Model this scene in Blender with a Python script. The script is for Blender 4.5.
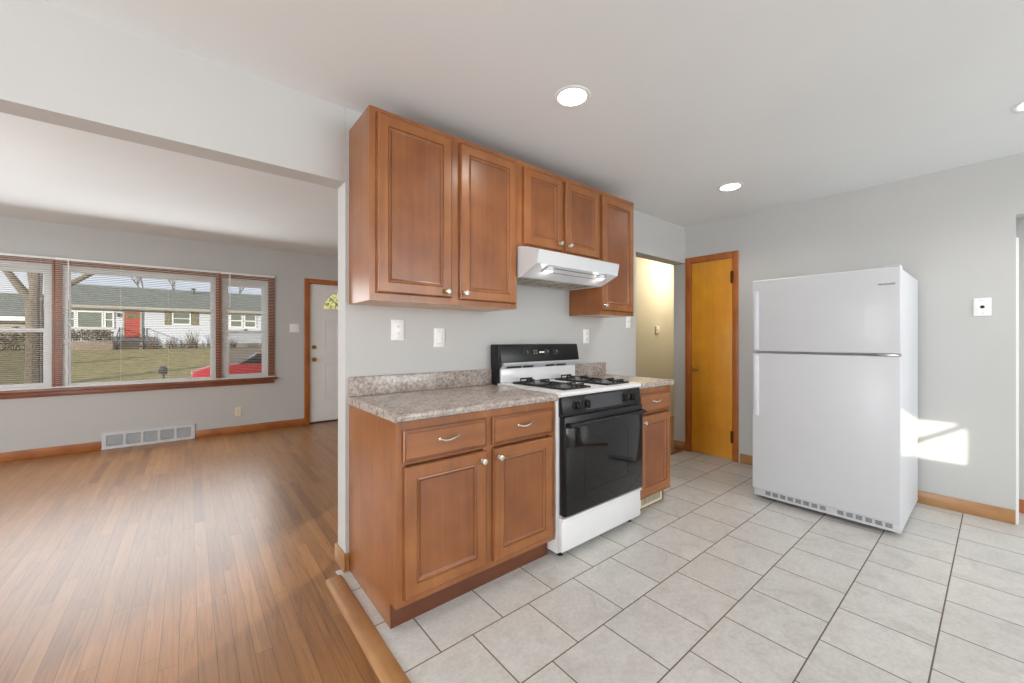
import bpy, bmesh, math, random
from mathutils import Vector, Matrix

for o in list(bpy.data.objects):
    bpy.data.objects.remove(o)
SC = bpy.context.scene
COL = SC.collection
PI = math.pi

# ------------------------------------------------------------------ camera, world, sun, big lights, exposure
YAW = math.radians(50.6064)
cam_d = bpy.data.cameras.new('camera')
cam = bpy.data.objects.new('camera', cam_d)
COL.objects.link(cam)
cam.location = (-.6543, -2.1781, 1.218)
cam.rotation_euler = (PI / 2, 0, YAW - PI / 2)
cam_d.sensor_width = 36
cam_d.lens = 397.2444 / 1024 * 36
cam_d.shift_x = (512 - 515.0046) / 1024
cam_d.shift_y = (339.08 - 341.5) / 1024
cam_d.clip_start = .02
cam_d.clip_end = 300
SC.camera = cam
SC.view_settings.view_transform = 'Standard'
SC.view_settings.look = 'None'
SC.view_settings.gamma = 1
SC.view_settings.use_curve_mapping = False
SC.view_settings.exposure = .1
SC.cycles.max_bounces = 10
SC.cycles.diffuse_bounces = 6
SC.cycles.transparent_max_bounces = 24
SC.cycles.sample_clamp_indirect = 4
SC.cycles.use_denoising = True

world = bpy.data.worlds.new('sky')
SC.world = world
world.use_nodes = True
wn = world.node_tree
wn.nodes.clear()
w_out = wn.nodes.new('ShaderNodeOutputWorld')
w_bg = wn.nodes.new('ShaderNodeBackground')
w_tc = wn.nodes.new('ShaderNodeTexCoord')
w_map = wn.nodes.new('ShaderNodeMapping')
w_map.inputs['Scale'].default_value = (1, 1, 4)
w_no = wn.nodes.new('ShaderNodeTexNoise')
w_no.inputs['Scale'].default_value = 2.2
w_no.inputs['Detail'].default_value = 5
w_cr = wn.nodes.new('ShaderNodeValToRGB')
w_cr.color_ramp.elements[0].position = .38
w_cr.color_ramp.elements[0].color = (.60, .73, .95, 1)
w_cr.color_ramp.elements[1].position = .6
w_cr.color_ramp.elements[1].color = (.93, .94, .97, 1)
wn.links.new(w_tc.outputs['Generated'], w_map.inputs['Vector'])
wn.links.new(w_map.outputs['Vector'], w_no.inputs['Vector'])
wn.links.new(w_no.outputs['Fac'], w_cr.inputs['Fac'])
wn.links.new(w_cr.outputs['Color'], w_bg.inputs['Color'])
w_bg.inputs['Strength'].default_value = 1.0
wn.links.new(w_bg.outputs['Background'], w_out.inputs['Surface'])

SUN_DIR = Vector((.82, .57, -.168)).normalized()


def light(name, kind, loc, energy, color=(1, 1, 1), direction=None, **kw):
    d = bpy.data.lights.new(name, kind)
    d.energy = energy
    d.color = color
    for k, v in kw.items():
        setattr(d, k, v)
    o = bpy.data.objects.new(name, d)
    COL.objects.link(o)
    o.location = loc
    if direction is not None:
        o.rotation_euler = Vector(direction).to_track_quat('-Z', 'Y').to_euler()
    return o


light('sun', 'SUN', (-20, -14, 8), 6.0, (1, .90, .74), SUN_DIR, angle=math.radians(.35))
# added area lights standing in for daylight at the front window and unseen openings
light('kitchen_fill', 'AREA', (2.3, -6.3, 1.55), 120, (.95, .98, 1), (0, 1, .1), shape='RECTANGLE', size=3.4, size_y=1.5)  # fill light at an invented window behind the camera
light('daylight_patio', 'AREA', (-3.42, -1.975, 1.05), 84, (.95, .98, 1), (1, .1, .1), shape='RECTANGLE', size=.68, size_y=1.95)
light('daylight_front_window', 'AREA', (-1.05, 3.82, 1.36), 36, (.95, .98, 1), (0, -1, -.25), shape='RECTANGLE', size=2.4, size_y=1.25)
# added fill lights for the dining and living room, unseen and without fixtures
light('dining_fill', 'POINT', (-2.3, -2.4, 1.35), 20, (.98, .99, 1), shadow_soft_size=.3)
light('living_fill', 'POINT', (-2.8, 1.7, 1.45), 54, (.98, .99, 1), shadow_soft_size=.3)

# ------------------------------------------------------------------ materials
MATS = {}


def srgb(r, g, b):
    def f(c):
        c /= 255
        return c / 12.92 if c <= .04045 else ((c + .055) / 1.055) ** 2.4
    return (f(r), f(g), f(b), 1)


def new_mat(name):
    m = bpy.data.materials.new(name)
    m.use_nodes = True
    MATS[name] = m
    nt = m.node_tree
    return m, nt, nt.nodes['Principled BSDF']


def N(nt, kind, **kw):
    n = nt.nodes.new(kind)
    for k, v in kw.items():
        setattr(n, k, v)
    return n


def math_n(nt, op, a, b=None, c=None):
    n = nt.nodes.new('ShaderNodeMath')
    n.operation = op
    for i, v in enumerate((a, b, c)):
        if v is None:
            continue
        if isinstance(v, (int, float)):
            n.inputs[i].default_value = v
        else:
            nt.links.new(v, n.inputs[i])
    return n.outputs[0]


def ramp(nt, fac, stops):
    n = nt.nodes.new('ShaderNodeValToRGB')
    cr = n.color_ramp
    while len(cr.elements) < len(stops):
        cr.elements.new(.5)
    for e, (p, c) in zip(cr.elements, stops):
        e.position = p
        e.color = c
    nt.links.new(fac, n.inputs['Fac'])
    return n.outputs['Color']


def mixc(nt, fac, a, b, mode='MIX'):
    n = nt.nodes.new('ShaderNodeMix')
    n.data_type = 'RGBA'
    n.blend_type = mode
    for sock, v in ((n.inputs[0], fac), (n.inputs[6], a), (n.inputs[7], b)):
        if isinstance(v, (int, float)):
            sock.default_value = v
        elif isinstance(v, tuple):
            sock.default_value = v
        else:
            nt.links.new(v, sock)
    return n.outputs[2]


def coords(nt, scale=(1, 1, 1)):
    tc = nt.nodes.new('ShaderNodeTexCoord')
    mp = nt.nodes.new('ShaderNodeMapping')
    mp.inputs['Scale'].default_value = scale
    nt.links.new(tc.outputs['Object'], mp.inputs['Vector'])
    return mp.outputs['Vector']


def noise(nt, vec, scale, detail=3, rough=.5, dist=0):
    n = nt.nodes.new('ShaderNodeTexNoise')
    n.inputs['Scale'].default_value = scale
    n.inputs['Detail'].default_value = detail
    n.inputs['Roughness'].default_value = rough
    n.inputs['Distortion'].default_value = dist
    if vec is not None:
        nt.links.new(vec, n.inputs['Vector'])
    return n.outputs['Fac']


def bump(nt, bsdf, h, strength=.2, dist=.002):
    b = nt.nodes.new('ShaderNodeBump')
    b.inputs['Strength'].default_value = strength
    b.inputs['Distance'].default_value = dist
    nt.links.new(h, b.inputs['Height'])
    nt.links.new(b.outputs['Normal'], bsdf.inputs['Normal'])


def plain(name, col, rough=.5, metal=0, var=.04, scale=6, coat=0, bumps=None, spec=.5):
    m, nt, p = new_mat(name)
    v = coords(nt)
    f = noise(nt, v, scale, 3)
    d = tuple(max(0, c * (1 - var * 2)) for c in col[:3]) + (1,)
    l = tuple(min(1, c * (1 + var * 2)) for c in col[:3]) + (1,)
    nt.links.new(ramp(nt, f, [(.3, d), (.7, l)]), p.inputs['Base Color'])
    p.inputs['Roughness'].default_value = rough
    p.inputs['Metallic'].default_value = metal
    p.inputs['Coat Weight'].default_value = coat
    p.inputs['Specular IOR Level'].default_value = spec
    if bumps:
        bump(nt, p, noise(nt, v, bumps[0], 2), bumps[1], .002)
    return m


def wood(name, dark, mid, light_, axis=2, rough=.32, coat=.3, scale=1.0, blotch=.6, spec=.5):
    """fine straight grain along an axis, with soft blotches"""
    m, nt, p = new_mat(name)
    s = [38 * scale] * 3
    s[axis] = 1.6 * scale
    v = coords(nt, tuple(s))
    f1 = noise(nt, v, 1.0, 5, .6, .6)
    f2 = noise(nt, coords(nt), 5, 3, .55)
    f = math_n(nt, 'ADD', math_n(nt, 'MULTIPLY', f1, 1 - blotch), math_n(nt, 'MULTIPLY', f2, blotch))
    nt.links.new(ramp(nt, f, [(.33, dark), (.5, mid), (.68, light_)]), p.inputs['Base Color'])
    p.inputs['Roughness'].default_value = rough
    p.inputs['Coat Weight'].default_value = coat
    p.inputs['Coat Roughness'].default_value = .25
    p.inputs['Specular IOR Level'].default_value = spec
    bump(nt, p, f1, .06, .001)
    return m


M_WALL = plain('wall_paint', srgb(194, 194, 192), .75, var=.008, scale=2, bumps=(180, .05), spec=.25)
M_CEIL = plain('ceiling_paint', srgb(230, 233, 234), .85, var=.008, scale=1.5, bumps=(120, .04), spec=.2)
M_HALL = plain('hall_paint', srgb(206, 203, 196), .7, var=.008, scale=2, spec=.25)
M_WHITE = plain('white_trim', srgb(235, 235, 233), .4, var=.01)
M_VINYL = plain('window_vinyl', srgb(240, 241, 241), .4, var=.01)
M_BLIND = plain('blind_slat', srgb(238, 236, 231), .45, var=.01)
M_CAB = wood('cabinet_maple', srgb(126, 74, 35), srgb(145, 88, 43), srgb(160, 102, 53))
M_CABX = wood('cabinet_maple_rail', srgb(126, 74, 35), srgb(145, 88, 43), srgb(160, 102, 53), axis=0)
M_CABP = wood('cabinet_panel', srgb(112, 63, 28), srgb(131, 76, 36), srgb(147, 90, 46), rough=.32, coat=.3, blotch=.6)
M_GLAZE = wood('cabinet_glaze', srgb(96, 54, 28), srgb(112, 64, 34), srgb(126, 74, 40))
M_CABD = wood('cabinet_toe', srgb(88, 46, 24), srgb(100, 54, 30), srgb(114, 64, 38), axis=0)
M_CABU = wood('cabinet_underside', srgb(190, 135, 80), srgb(205, 150, 92), srgb(215, 160, 105), axis=0)
M_OAK = wood('trim_oak', srgb(140, 78, 34), srgb(166, 98, 46), srgb(184, 116, 60), axis=0, rough=.4)
M_OAKY = wood('trim_oak_y', srgb(146, 102, 60), srgb(166, 121, 76), srgb(180, 136, 92), axis=1, rough=.4)
M_CASE = wood('casing_wood', srgb(150, 80, 28), srgb(170, 94, 36), srgb(184, 108, 46), axis=2, rough=.35)
M_DARKW = wood('window_wood', srgb(118, 66, 40), srgb(138, 80, 52), srgb(152, 94, 64), axis=0, rough=.35)
M_BIRCH = wood('birch_door', srgb(206, 134, 26), srgb(216, 146, 34), srgb(224, 158, 50), axis=2, rough=.32, scale=.5, blotch=.5)
M_FRIDGE = plain('fridge_enamel', srgb(208, 210, 214), .42, var=.006, coat=.05, bumps=(420, .03))
M_ENAMEL = plain('stove_enamel', srgb(226, 226, 227), .22, var=.005, coat=.4)
M_HOOD = plain('hood_enamel', srgb(212, 214, 218), .28, var=.005, coat=.3)
M_BLACK = plain('black_enamel', srgb(24, 24, 26), .3, var=.05, spec=.35)
M_BLACKG = plain('black_glass', srgb(10, 10, 12), .06, var=.02, spec=.5)
M_IRON = plain('cast_iron', srgb(30, 30, 32), .5, var=.1, bumps=(300, .15))
M_GASK = plain('gasket_rubber', srgb(176, 177, 180), .6)
M_SILVER = plain('silver_plastic', srgb(190, 191, 194), .35, var=.02)
M_GREY = plain('grey_plastic', srgb(120, 121, 124), .45)
M_DGREY = plain('dark_grey_plastic', srgb(62, 62, 66), .5)
M_CHROME = plain('brushed_nickel', srgb(214, 210, 200), .25, 1, .03)
M_STEEL = plain('steel', srgb(170, 170, 172), .3, 1, .03)
M_ALU = plain('filter_mesh', srgb(186, 174, 150), .45, .6, .25, 40)
M_BRASS = plain('brass', srgb(196, 158, 80), .3, 1, .05)
M_BRONZE = plain('dark_bronze', srgb(86, 52, 26), .4, .6, .08)
M_PLATE = plain('plate_plastic', srgb(242, 242, 240), .3, var=.005)
M_IVORY = plain('ivory_plastic', srgb(226, 217, 190), .4, var=.01)
M_SLOT = plain('slot_dark', srgb(40, 40, 42), .7)
M_VENT = plain('vent_metal', srgb(206, 208, 210), .4, var=.01)
M_DUCT = plain('duct_dark', srgb(92, 94, 96), .7)


def emis(name, col, strength):
    m, nt, p = new_mat(name)
    f = noise(nt, coords(nt), 9, 1)
    nt.links.new(ramp(nt, f, [(0, tuple(c * .97 for c in col[:3]) + (1,)), (1, col)]), p.inputs['Emission Color'])
    p.inputs['Base Color'].default_value = (.8, .8, .8, 1)
    p.inputs['Emission Strength'].default_value = strength
    return m


M_LAMP = emis('lamp_lens', (1, .98, .95, 1), 6)
M_LED = emis('display_segments', (.55, .75, .12, 1), .8)


def make_glass():
    m = bpy.data.materials.new('window_glass')
    m.use_nodes = True
    nt = m.node_tree
    nt.nodes.clear()
    out = N(nt, 'ShaderNodeOutputMaterial')
    tr = N(nt, 'ShaderNodeBsdfTransparent')
    tr.inputs['Color'].default_value = (.97, .98, .975, 1)
    gl = N(nt, 'ShaderNodeBsdfGlossy')
    gl.inputs['Roughness'].default_value = .12
    fr = N(nt, 'ShaderNodeFresnel')
    fr.inputs['IOR'].default_value = 1.05
    mx = N(nt, 'ShaderNodeMixShader')
    nt.links.new(fr.outputs[0], mx.inputs[0])
    nt.links.new(tr.outputs[0], mx.inputs[1])
    nt.links.new(gl.outputs[0], mx.inputs[2])
    nt.links.new(mx.outputs[0], out.inputs[0])
    return m


M_GLASS = make_glass()


def make_leaded_nodes(m):
    nt = m.node_tree
    tr = [n for n in nt.nodes if n.type == 'BSDF_TRANSPARENT'][0]
    f = noise(nt, coords(nt, (1, .01, 1)), 16, 3, .6)
    nt.links.new(ramp(nt, f, [(.35, (.62, .50, .16, 1)), (.5, (.95, .88, .62, 1)), (.62, (.55, .62, .36, 1))]), tr.inputs['Color'])
    return m


def make_screen():
    m = bpy.data.materials.new('insect_screen')
    m.use_nodes = True
    nt = m.node_tree
    nt.nodes.clear()
    out = N(nt, 'ShaderNodeOutputMaterial')
    tr = N(nt, 'ShaderNodeBsdfTransparent')
    df = N(nt, 'ShaderNodeBsdfDiffuse')
    df.inputs['Color'].default_value = srgb(90, 90, 88)
    mx = N(nt, 'ShaderNodeMixShader')
    mx.inputs[0].default_value = .22
    nt.links.new(tr.outputs[0], mx.inputs[1])
    nt.links.new(df.outputs[0], mx.inputs[2])
    nt.links.new(mx.outputs[0], out.inputs[0])
    return m


M_SCREEN = make_screen()
M_LEADED = make_leaded_nodes(make_glass())
M_LEADED.name = 'leaded_glass'


def make_tile():
    m, nt, p = new_mat('floor_tile')
    tc = N(nt, 'ShaderNodeTexCoord')
    sp = N(nt, 'ShaderNodeSeparateXYZ')
    nt.links.new(tc.outputs['Object'], sp.inputs[0])
    S = .3045
    ry = math_n(nt, 'DIVIDE', math_n(nt, 'ADD', sp.outputs[1], .802), S)
    row = math_n(nt, 'FLOOR', ry)
    fy = math_n(nt, 'FRACT', ry)
    par = math_n(nt, 'FLOORED_MODULO', row, 2)             # 0 = the row just in front of the cabinets
    off = math_n(nt, 'ADD', .104, math_n(nt, 'MULTIPLY', par, .146))
    rx = math_n(nt, 'DIVIDE', math_n(nt, 'SUBTRACT', sp.outputs[0], off), .3045)
    colm = math_n(nt, 'FLOOR', rx)
    fx = math_n(nt, 'FRACT', rx)
    def edge(f):
        return math_n(nt, 'MINIMUM', f, math_n(nt, 'SUBTRACT', 1, f))
    e = math_n(nt, 'MINIMUM', edge(fx), edge(fy))
    grout = math_n(nt, 'LESS_THAN', e, .0088)
    cv = N(nt, 'ShaderNodeCombineXYZ')
    nt.links.new(colm, cv.inputs[0])
    nt.links.new(row, cv.inputs[1])
    wnn = N(nt, 'ShaderNodeTexWhiteNoise', noise_dimensions='2D')
    nt.links.new(cv.outputs[0], wnn.inputs['Vector'])
    # marbling, shifted per tile
    va = N(nt, 'ShaderNodeVectorMath', operation='MULTIPLY_ADD')
    nt.links.new(wnn.outputs['Color'], va.inputs[0])
    va.inputs[1].default_value = (40, 40, 40)
    nt.links.new(tc.outputs['Object'], va.inputs[2])
    f1 = noise(nt, va.outputs[0], 7, 6, .62, .8)
    base = ramp(nt, f1, [(.28, srgb(184, 181, 176)), (.5, srgb(200, 198, 194)), (.75, srgb(208, 207, 203))])
    f2 = noise(nt, va.outputs[0], 60, 2, .6)
    base = mixc(nt, .2, base, ramp(nt, f2, [(.35, srgb(172, 168, 160)), (.65, srgb(224, 222, 218))]))
    tint = math_n(nt, 'MULTIPLY_ADD', wnn.outputs['Value'], .06, .95)
    cc = N(nt, 'ShaderNodeCombineColor')
    for i in range(3):
        nt.links.new(tint, cc.inputs[i])
    base = mixc(nt, 1.0, base, cc.outputs[0], 'MULTIPLY')
    col = mixc(nt, grout, base, srgb(104, 90, 78))
    nt.links.new(col, p.inputs['Base Color'])
    nt.links.new(math_n(nt, 'MULTIPLY_ADD', grout, .5, .3), p.inputs['Roughness'])
    p.inputs['Specular IOR Level'].default_value = .45
    h = math_n(nt, 'SUBTRACT', math_n(nt, 'MULTIPLY', f1, .15), grout)
    bump(nt, p, h, .35, .002)
    return m


M_TILE = make_tile()


def make_planks(name, w, cols, rough=.33):
    m, nt, p = new_mat(name)
    tc = N(nt, 'ShaderNodeTexCoord')
    sp = N(nt, 'ShaderNodeSeparateXYZ')
    nt.links.new(tc.outputs['Object'], sp.inputs[0])
    rx = math_n(nt, 'DIVIDE', sp.outputs[0], w)
    idx = math_n(nt, 'FLOOR', rx)
    fx = math_n(nt, 'FRACT', rx)
    w1 = N(nt, 'ShaderNodeTexWhiteNoise', noise_dimensions='1D')
    nt.links.new(idx, w1.inputs['W'])
    ln = math_n(nt, 'MULTIPLY_ADD', w1.outputs['Value'], .5, .75)
    ry = math_n(nt, 'DIVIDE', math_n(nt, 'MULTIPLY_ADD', w1.outputs['Value'], 9.7, sp.outputs[1]), ln)
    jd = math_n(nt, 'FLOOR', ry)
    fy = math_n(nt, 'FRACT', ry)
    cv = N(nt, 'ShaderNodeCombineXYZ')
    nt.links.new(idx, cv.inputs[0])
    nt.links.new(jd, cv.inputs[1])
    w2 = N(nt, 'ShaderNodeTexWhiteNoise', noise_dimensions='2D')
    nt.links.new(cv.outputs[0], w2.inputs['Vector'])
    base = ramp(nt, w2.outputs['Value'], [(.0, cols[0]), (.12, cols[1]), (.5, cols[2]), (.85, cols[3]), (1, cols[4])])
    mp = N(nt, 'ShaderNodeMapping')
    mp.inputs['Scale'].default_value = (42, 2.2, 1)
    nt.links.new(tc.outputs['Object'], mp.inputs['Vector'])
    va = N(nt, 'ShaderNodeVectorMath', operation='MULTIPLY_ADD')
    nt.links.new(w2.outputs['Color'], va.inputs[0])
    va.inputs[1].default_value = (30, 30, 30)
    nt.links.new(mp.outputs[0], va.inputs[2])
    g = noise(nt, va.outputs[0], 1.0, 6, .65, 1.2)
    grain = ramp(nt, g, [(.3, (.50, .46, .42, 1)), (.5, (.92, .92, .92, 1)), (.7, (1.1, 1.1, 1.1, 1))])
    base = mixc(nt, .75, base, grain, 'MULTIPLY')
    mp2 = N(nt, 'ShaderNodeMapping')
    mp2.inputs['Scale'].default_value = (16, .9, 1)
    nt.links.new(tc.outputs['Object'], mp2.inputs['Vector'])
    va2 = N(nt, 'ShaderNodeVectorMath', operation='MULTIPLY_ADD')
    nt.links.new(w2.outputs['Color'], va2.inputs[0])
    va2.inputs[1].default_value = (30, 30, 30)
    nt.links.new(mp2.outputs[0], va2.inputs[2])
    g2 = noise(nt, va2.outputs[0], 1.0, 4, .7, 2.5)
    base = mixc(nt, .7, base, ramp(nt, g2, [(.3, (.55, .50, .45, 1)), (.42, (.96, .95, .94, 1)), (.75, (1.05, 1.05, 1.05, 1))]), 'MULTIPLY')
    gapx = math_n(nt, 'LESS_THAN', math_n(nt, 'MINIMUM', fx, math_n(nt, 'SUBTRACT', 1, fx)), .018)
    gapy = math_n(nt, 'LESS_THAN', fy, .0022)
    gap = math_n(nt, 'MAXIMUM', gapx, gapy)
    col = mixc(nt, math_n(nt, 'MULTIPLY', gap, .75), base, srgb(70, 42, 26))
    nt.links.new(col, p.inputs['Base Color'])
    p.inputs['Roughness'].default_value = rough
    p.inputs['Coat Weight'].default_value = .3
    p.inputs['Coat Roughness'].default_value = .28
    bump(nt, p, math_n(nt, 'SUBTRACT', math_n(nt, 'MULTIPLY', g, .2), gap), .15, .001)
    return m


M_PLANK = make_planks('oak_strip_floor', .057, [srgb(122, 80, 43), srgb(140, 95, 52), srgb(145, 100, 56), srgb(150, 104, 60), srgb(159, 113, 67)], rough=.36)


def make_counter():
    m, nt, p = new_mat('laminate_granite')
    v = coords(nt)
    a = noise(nt, v, 9, 6, .7, 1.4)
    b = noise(nt, v, 70, 4, .7)
    c = noise(nt, v, 32, 5, .75, .6)
    base = ramp(nt, a, [(.3, srgb(122, 106, 94)), (.46, srgb(154, 140, 131)), (.62, srgb(178, 168, 161)), (.75, srgb(148, 126, 102))])
    speck = ramp(nt, b, [(.38, srgb(96, 86, 84)), (.5, srgb(172, 162, 154)), (.66, srgb(214, 208, 200))])
    col = mixc(nt, .42, base, speck)
    dk = ramp(nt, c, [(.36, (1, 1, 1, 1)), (.42, (0, 0, 0, 1))])
    col = mixc(nt, math_n(nt, 'MULTIPLY', dk, .55), col, srgb(92, 80, 80))
    nt.links.new(col, p.inputs['Base Color'])
    p.inputs['Roughness'].default_value = .22
    return m


M_COUNTER = make_counter()
M_GRASS = plain('dormant_lawn', srgb(136, 124, 82), .95, var=.16, scale=3, bumps=(40, .6))
M_STREET = plain('asphalt', srgb(120, 116, 112), .9, var=.08, scale=20)
M_DRIVE = plain('driveway_concrete', srgb(150, 132, 118), .9, var=.06, scale=6)
M_BARK = plain('bark', srgb(112, 102, 92), .95, var=.15, scale=12, bumps=(30, .6))
M_TWIG = plain('dry_twig', srgb(108, 92, 78), .95, var=.18, scale=9)
M_HEDGE = plain('dormant_hedge', srgb(118, 102, 74), .95, var=.2, scale=14)
M_DOORRED = plain('red_paint', srgb(172, 60, 50), .5, var=.02)
M_CARRED = plain('car_paint', srgb(160, 34, 36), .25, var=.01, coat=.6)
M_TYRE = plain('tyre_rubber', srgb(30, 30, 30), .8)
M_BIN = plain('bin_plastic', srgb(70, 78, 88), .6)
M_PANE = plain('far_pane', srgb(112, 120, 112), .12, var=.12, scale=1.2)
M_SHUT = plain('shutter_paint', srgb(122, 118, 96), .7, var=.03)
M_STONE = plain('planter_brick', srgb(140, 124, 110), .9, var=.12, scale=7)
M_CONC = plain('concrete', srgb(150, 146, 140), .9, var=.06, scale=4)
M_TAN = plain('tan_siding', srgb(168, 162, 150), .7, var=.04)


def make_siding():
    m, nt, p = new_mat('white_siding')
    tc = N(nt, 'ShaderNodeTexCoord')
    sp = N(nt, 'ShaderNodeSeparateXYZ')
    nt.links.new(tc.outputs['Object'], sp.inputs[0])
    f = math_n(nt, 'FRACT', math_n(nt, 'DIVIDE', sp.outputs[2], .2))
    nt.links.new(ramp(nt, f, [(0, srgb(178, 182, 194)), (.12, srgb(202, 207, 220)), (1, srgb(206, 211, 223))]), p.inputs['Base Color'])
    p.inputs['Roughness'].default_value = .7
    bump(nt, p, f, .3, .02)
    return m


M_SIDING = make_siding()


def make_shingle():
    m, nt, p = new_mat('grey_shingles')
    v = coords(nt, (1.2, 1.2, 6))
    f = noise(nt, v, 2.4, 5, .7)
    nt.links.new(ramp(nt, f, [(.32, srgb(92, 98, 94)), (.66, srgb(118, 124, 120))]), p.inputs['Base Color'])
    p.inputs['Roughness'].default_value = .95
    return m


M_SHINGLE = make_shingle()


# ------------------------------------------------------------------ mesh helpers
class MB:
    """collects shapes in world coordinates and links them as one mesh object"""

    def __init__(self, fn=None):
        self.bm = bmesh.new()
        self.fn = fn or (lambda x, y, z: (x, y, z))

    def v(self, x, y, z):
        return self.bm.verts.new(self.fn(x, y, z))

    def face(self, vs):
        try:
            return self.bm.faces.new(vs)
        except ValueError:
            return None

    def box(self, x0, x1, y0, y1, z0, z1, bev=0, seg=2):
        p = [self.v(x, y, z) for x in (x0, x1) for y in (y0, y1) for z in (z0, z1)]
        fs = [self.face([p[i] for i in q]) for q in
              ((0, 1, 3, 2), (4, 6, 7, 5), (0, 4, 5, 1), (2, 3, 7, 6), (0, 2, 6, 4), (1, 5, 7, 3))]
        if bev:
            es = {e for f in fs for e in f.edges}
            bmesh.ops.bevel(self.bm, geom=list(es), offset=bev, segments=seg, profile=.5, affect='EDGES')
        return self

    def prism(self, poly, axis, a0, a1, bev=0):
        """poly of 2-D points extruded along axis (0,1,2); the points fill the other two axes in order"""
        def mk(p, a):
            c = list(p)
            c.insert(axis, a)
            return self.v(*c)
        A = [mk(p, a0) for p in poly]
        B = [mk(p, a1) for p in poly]
        fs = [self.face(A), self.face(B[::-1])]
        n = len(poly)
        for i in range(n):
            fs.append(self.face([A[i], B[i], B[(i + 1) % n], A[(i + 1) % n]]))
        if bev:
            es = {e for f in fs if f for e in f.edges}
            bmesh.ops.bevel(self.bm, geom=list(es), offset=bev, segments=2, profile=.5, affect='EDGES')
        return self

    def rings(self, rs, cap0=True, cap1=True, accent=()):
        """rs: list of (x0,x1,z0,z1,y) rectangles joined in order (a moulded panel facing -y)"""
        L = []
        for x0, x1, z0, z1, y in rs:
            L.append([self.v(x0, y, z0), self.v(x1, y, z0), self.v(x1, y, z1), self.v(x0, y, z1)])
        for k, (a, b) in enumerate(zip(L, L[1:])):
            for i in range(4):
                f = self.face([a[i], a[(i + 1) % 4], b[(i + 1) % 4], b[i]])
                if k in accent:
                    f.material_index = 1
        if cap0:
            self.face(L[0][::-1])
        if cap1:
            self.face(L[-1])
        return self

    def frame(self, x0, x1, z0, z1, y0, y1, l, r=None, b=None, t=None):
        """rectangular ring of bars in the x-z plane between y0 and y1"""
        r = l if r is None else r
        b = l if b is None else b
        t = l if t is None else t
        self.box(x0, x0 + l, y0, y1, z0, z1)
        self.box(x1 - r, x1, y0, y1, z0, z1)
        self.box(x0 + l, x1 - r, y0, y1, z0, z0 + b)
        self.box(x0 + l, x1 - r, y0, y1, z1 - t, z1)
        return self

    def lathe(self, c, axis, prof, n=24):
        """prof: list of (radius, offset along axis) about centre c; axis a unit vector"""
        ax = Vector(axis).normalized()
        u = ax.orthogonal().normalized()
        w = ax.cross(u)
        L = []
        for r, h in prof:
            if r < 1e-6:
                q = Vector(c) + ax * h
                L.append([self.v(*q)])
            else:
                L.append([self.v(*(Vector(c) + ax * h + (u * math.cos(2 * PI * k / n) + w * math.sin(2 * PI * k / n)) * r)) for k in range(n)])
        for a, b in zip(L, L[1:]):
            for k in range(n):
                a0, a1 = a[k % len(a)], a[(k + 1) % len(a)]
                b0, b1 = b[k % len(b)], b[(k + 1) % len(b)]
                vs = []
                for q in (a0, a1, b1, b0):
                    if q not in vs:
                        vs.append(q)
                if len(vs) > 2:
                    self.face(vs)
        return self

    def tube(self, pts, r, n=8, cap=True):
        pts = [Vector(p) for p in pts]
        rr = r if isinstance(r, (list, tuple)) else [r] * len(pts)
        L = []
        u = None
        for i, p in enumerate(pts):
            d = (pts[min(i + 1, len(pts) - 1)] - pts[max(i - 1, 0)]).normalized()
            if u is None:
                u = d.orthogonal().normalized()
            else:
                u = (u - d * u.dot(d)).normalized()
            w = d.cross(u)
            L.append([self.v(*(p + (u * math.cos(2 * PI * k / n) + w * math.sin(2 * PI * k / n)) * rr[i])) for k in range(n)])
        for a, b in zip(L, L[1:]):
            for k in range(n):
                self.face([a[k], a[(k + 1) % n], b[(k + 1) % n], b[k]])
        if cap:
            self.face(L[0][::-1])
            self.face(L[-1])
        return self

    def build(self, name, mat, parent=None, smooth=True, angle=35, mat2=None):
        bm = self.bm
        bmesh.ops.recalc_face_normals(bm, faces=bm.faces)
        me = bpy.data.meshes.new(name)
        if parent is not None:
            root = parent
            while root.parent is not None:
                root = root.parent
            bmesh.ops.translate(bm, verts=bm.verts, vec=-Vector(root.location))
        bm.to_mesh(me)
        bm.free()
        me.materials.append(mat)
        if mat2:
            me.materials.append(mat2)
        if smooth:
            me.shade_smooth()
            me.set_sharp_from_angle(angle=math.radians(angle))
        o = bpy.data.objects.new(name, me)
        COL.objects.link(o)
        if parent is not None:
            o.parent = parent
        return o


def tag(o, label, cat, group=None, kind=None):
    o['label'] = label
    o['category'] = cat
    if group:
        o['group'] = group
    if kind:
        o['kind'] = kind
    return o


def thing(name, label, cat, loc, group=None, kind=None):
    o = bpy.data.objects.new(name, None)
    o.empty_display_size = .1
    COL.objects.link(o)
    o.location = loc
    return tag(o, label, cat, group, kind)


def struct(name, mb, mat, label=None, cat=None, smooth=False):
    o = mb.build(name, mat, smooth=smooth)
    o['kind'] = 'structure'
    if label:
        o['label'] = label
        o['category'] = cat
    return o


def copy_tree(o, loc, label):
    r = o.copy()
    COL.objects.link(r)
    r.location = loc
    r['label'] = label
    for ch in list(o.children):
        c = ch.copy()
        COL.objects.link(c)
        c.parent = r
        for g in list(ch.children):
            d = g.copy()
            COL.objects.link(d)
            d.parent = c
    return r


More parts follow.
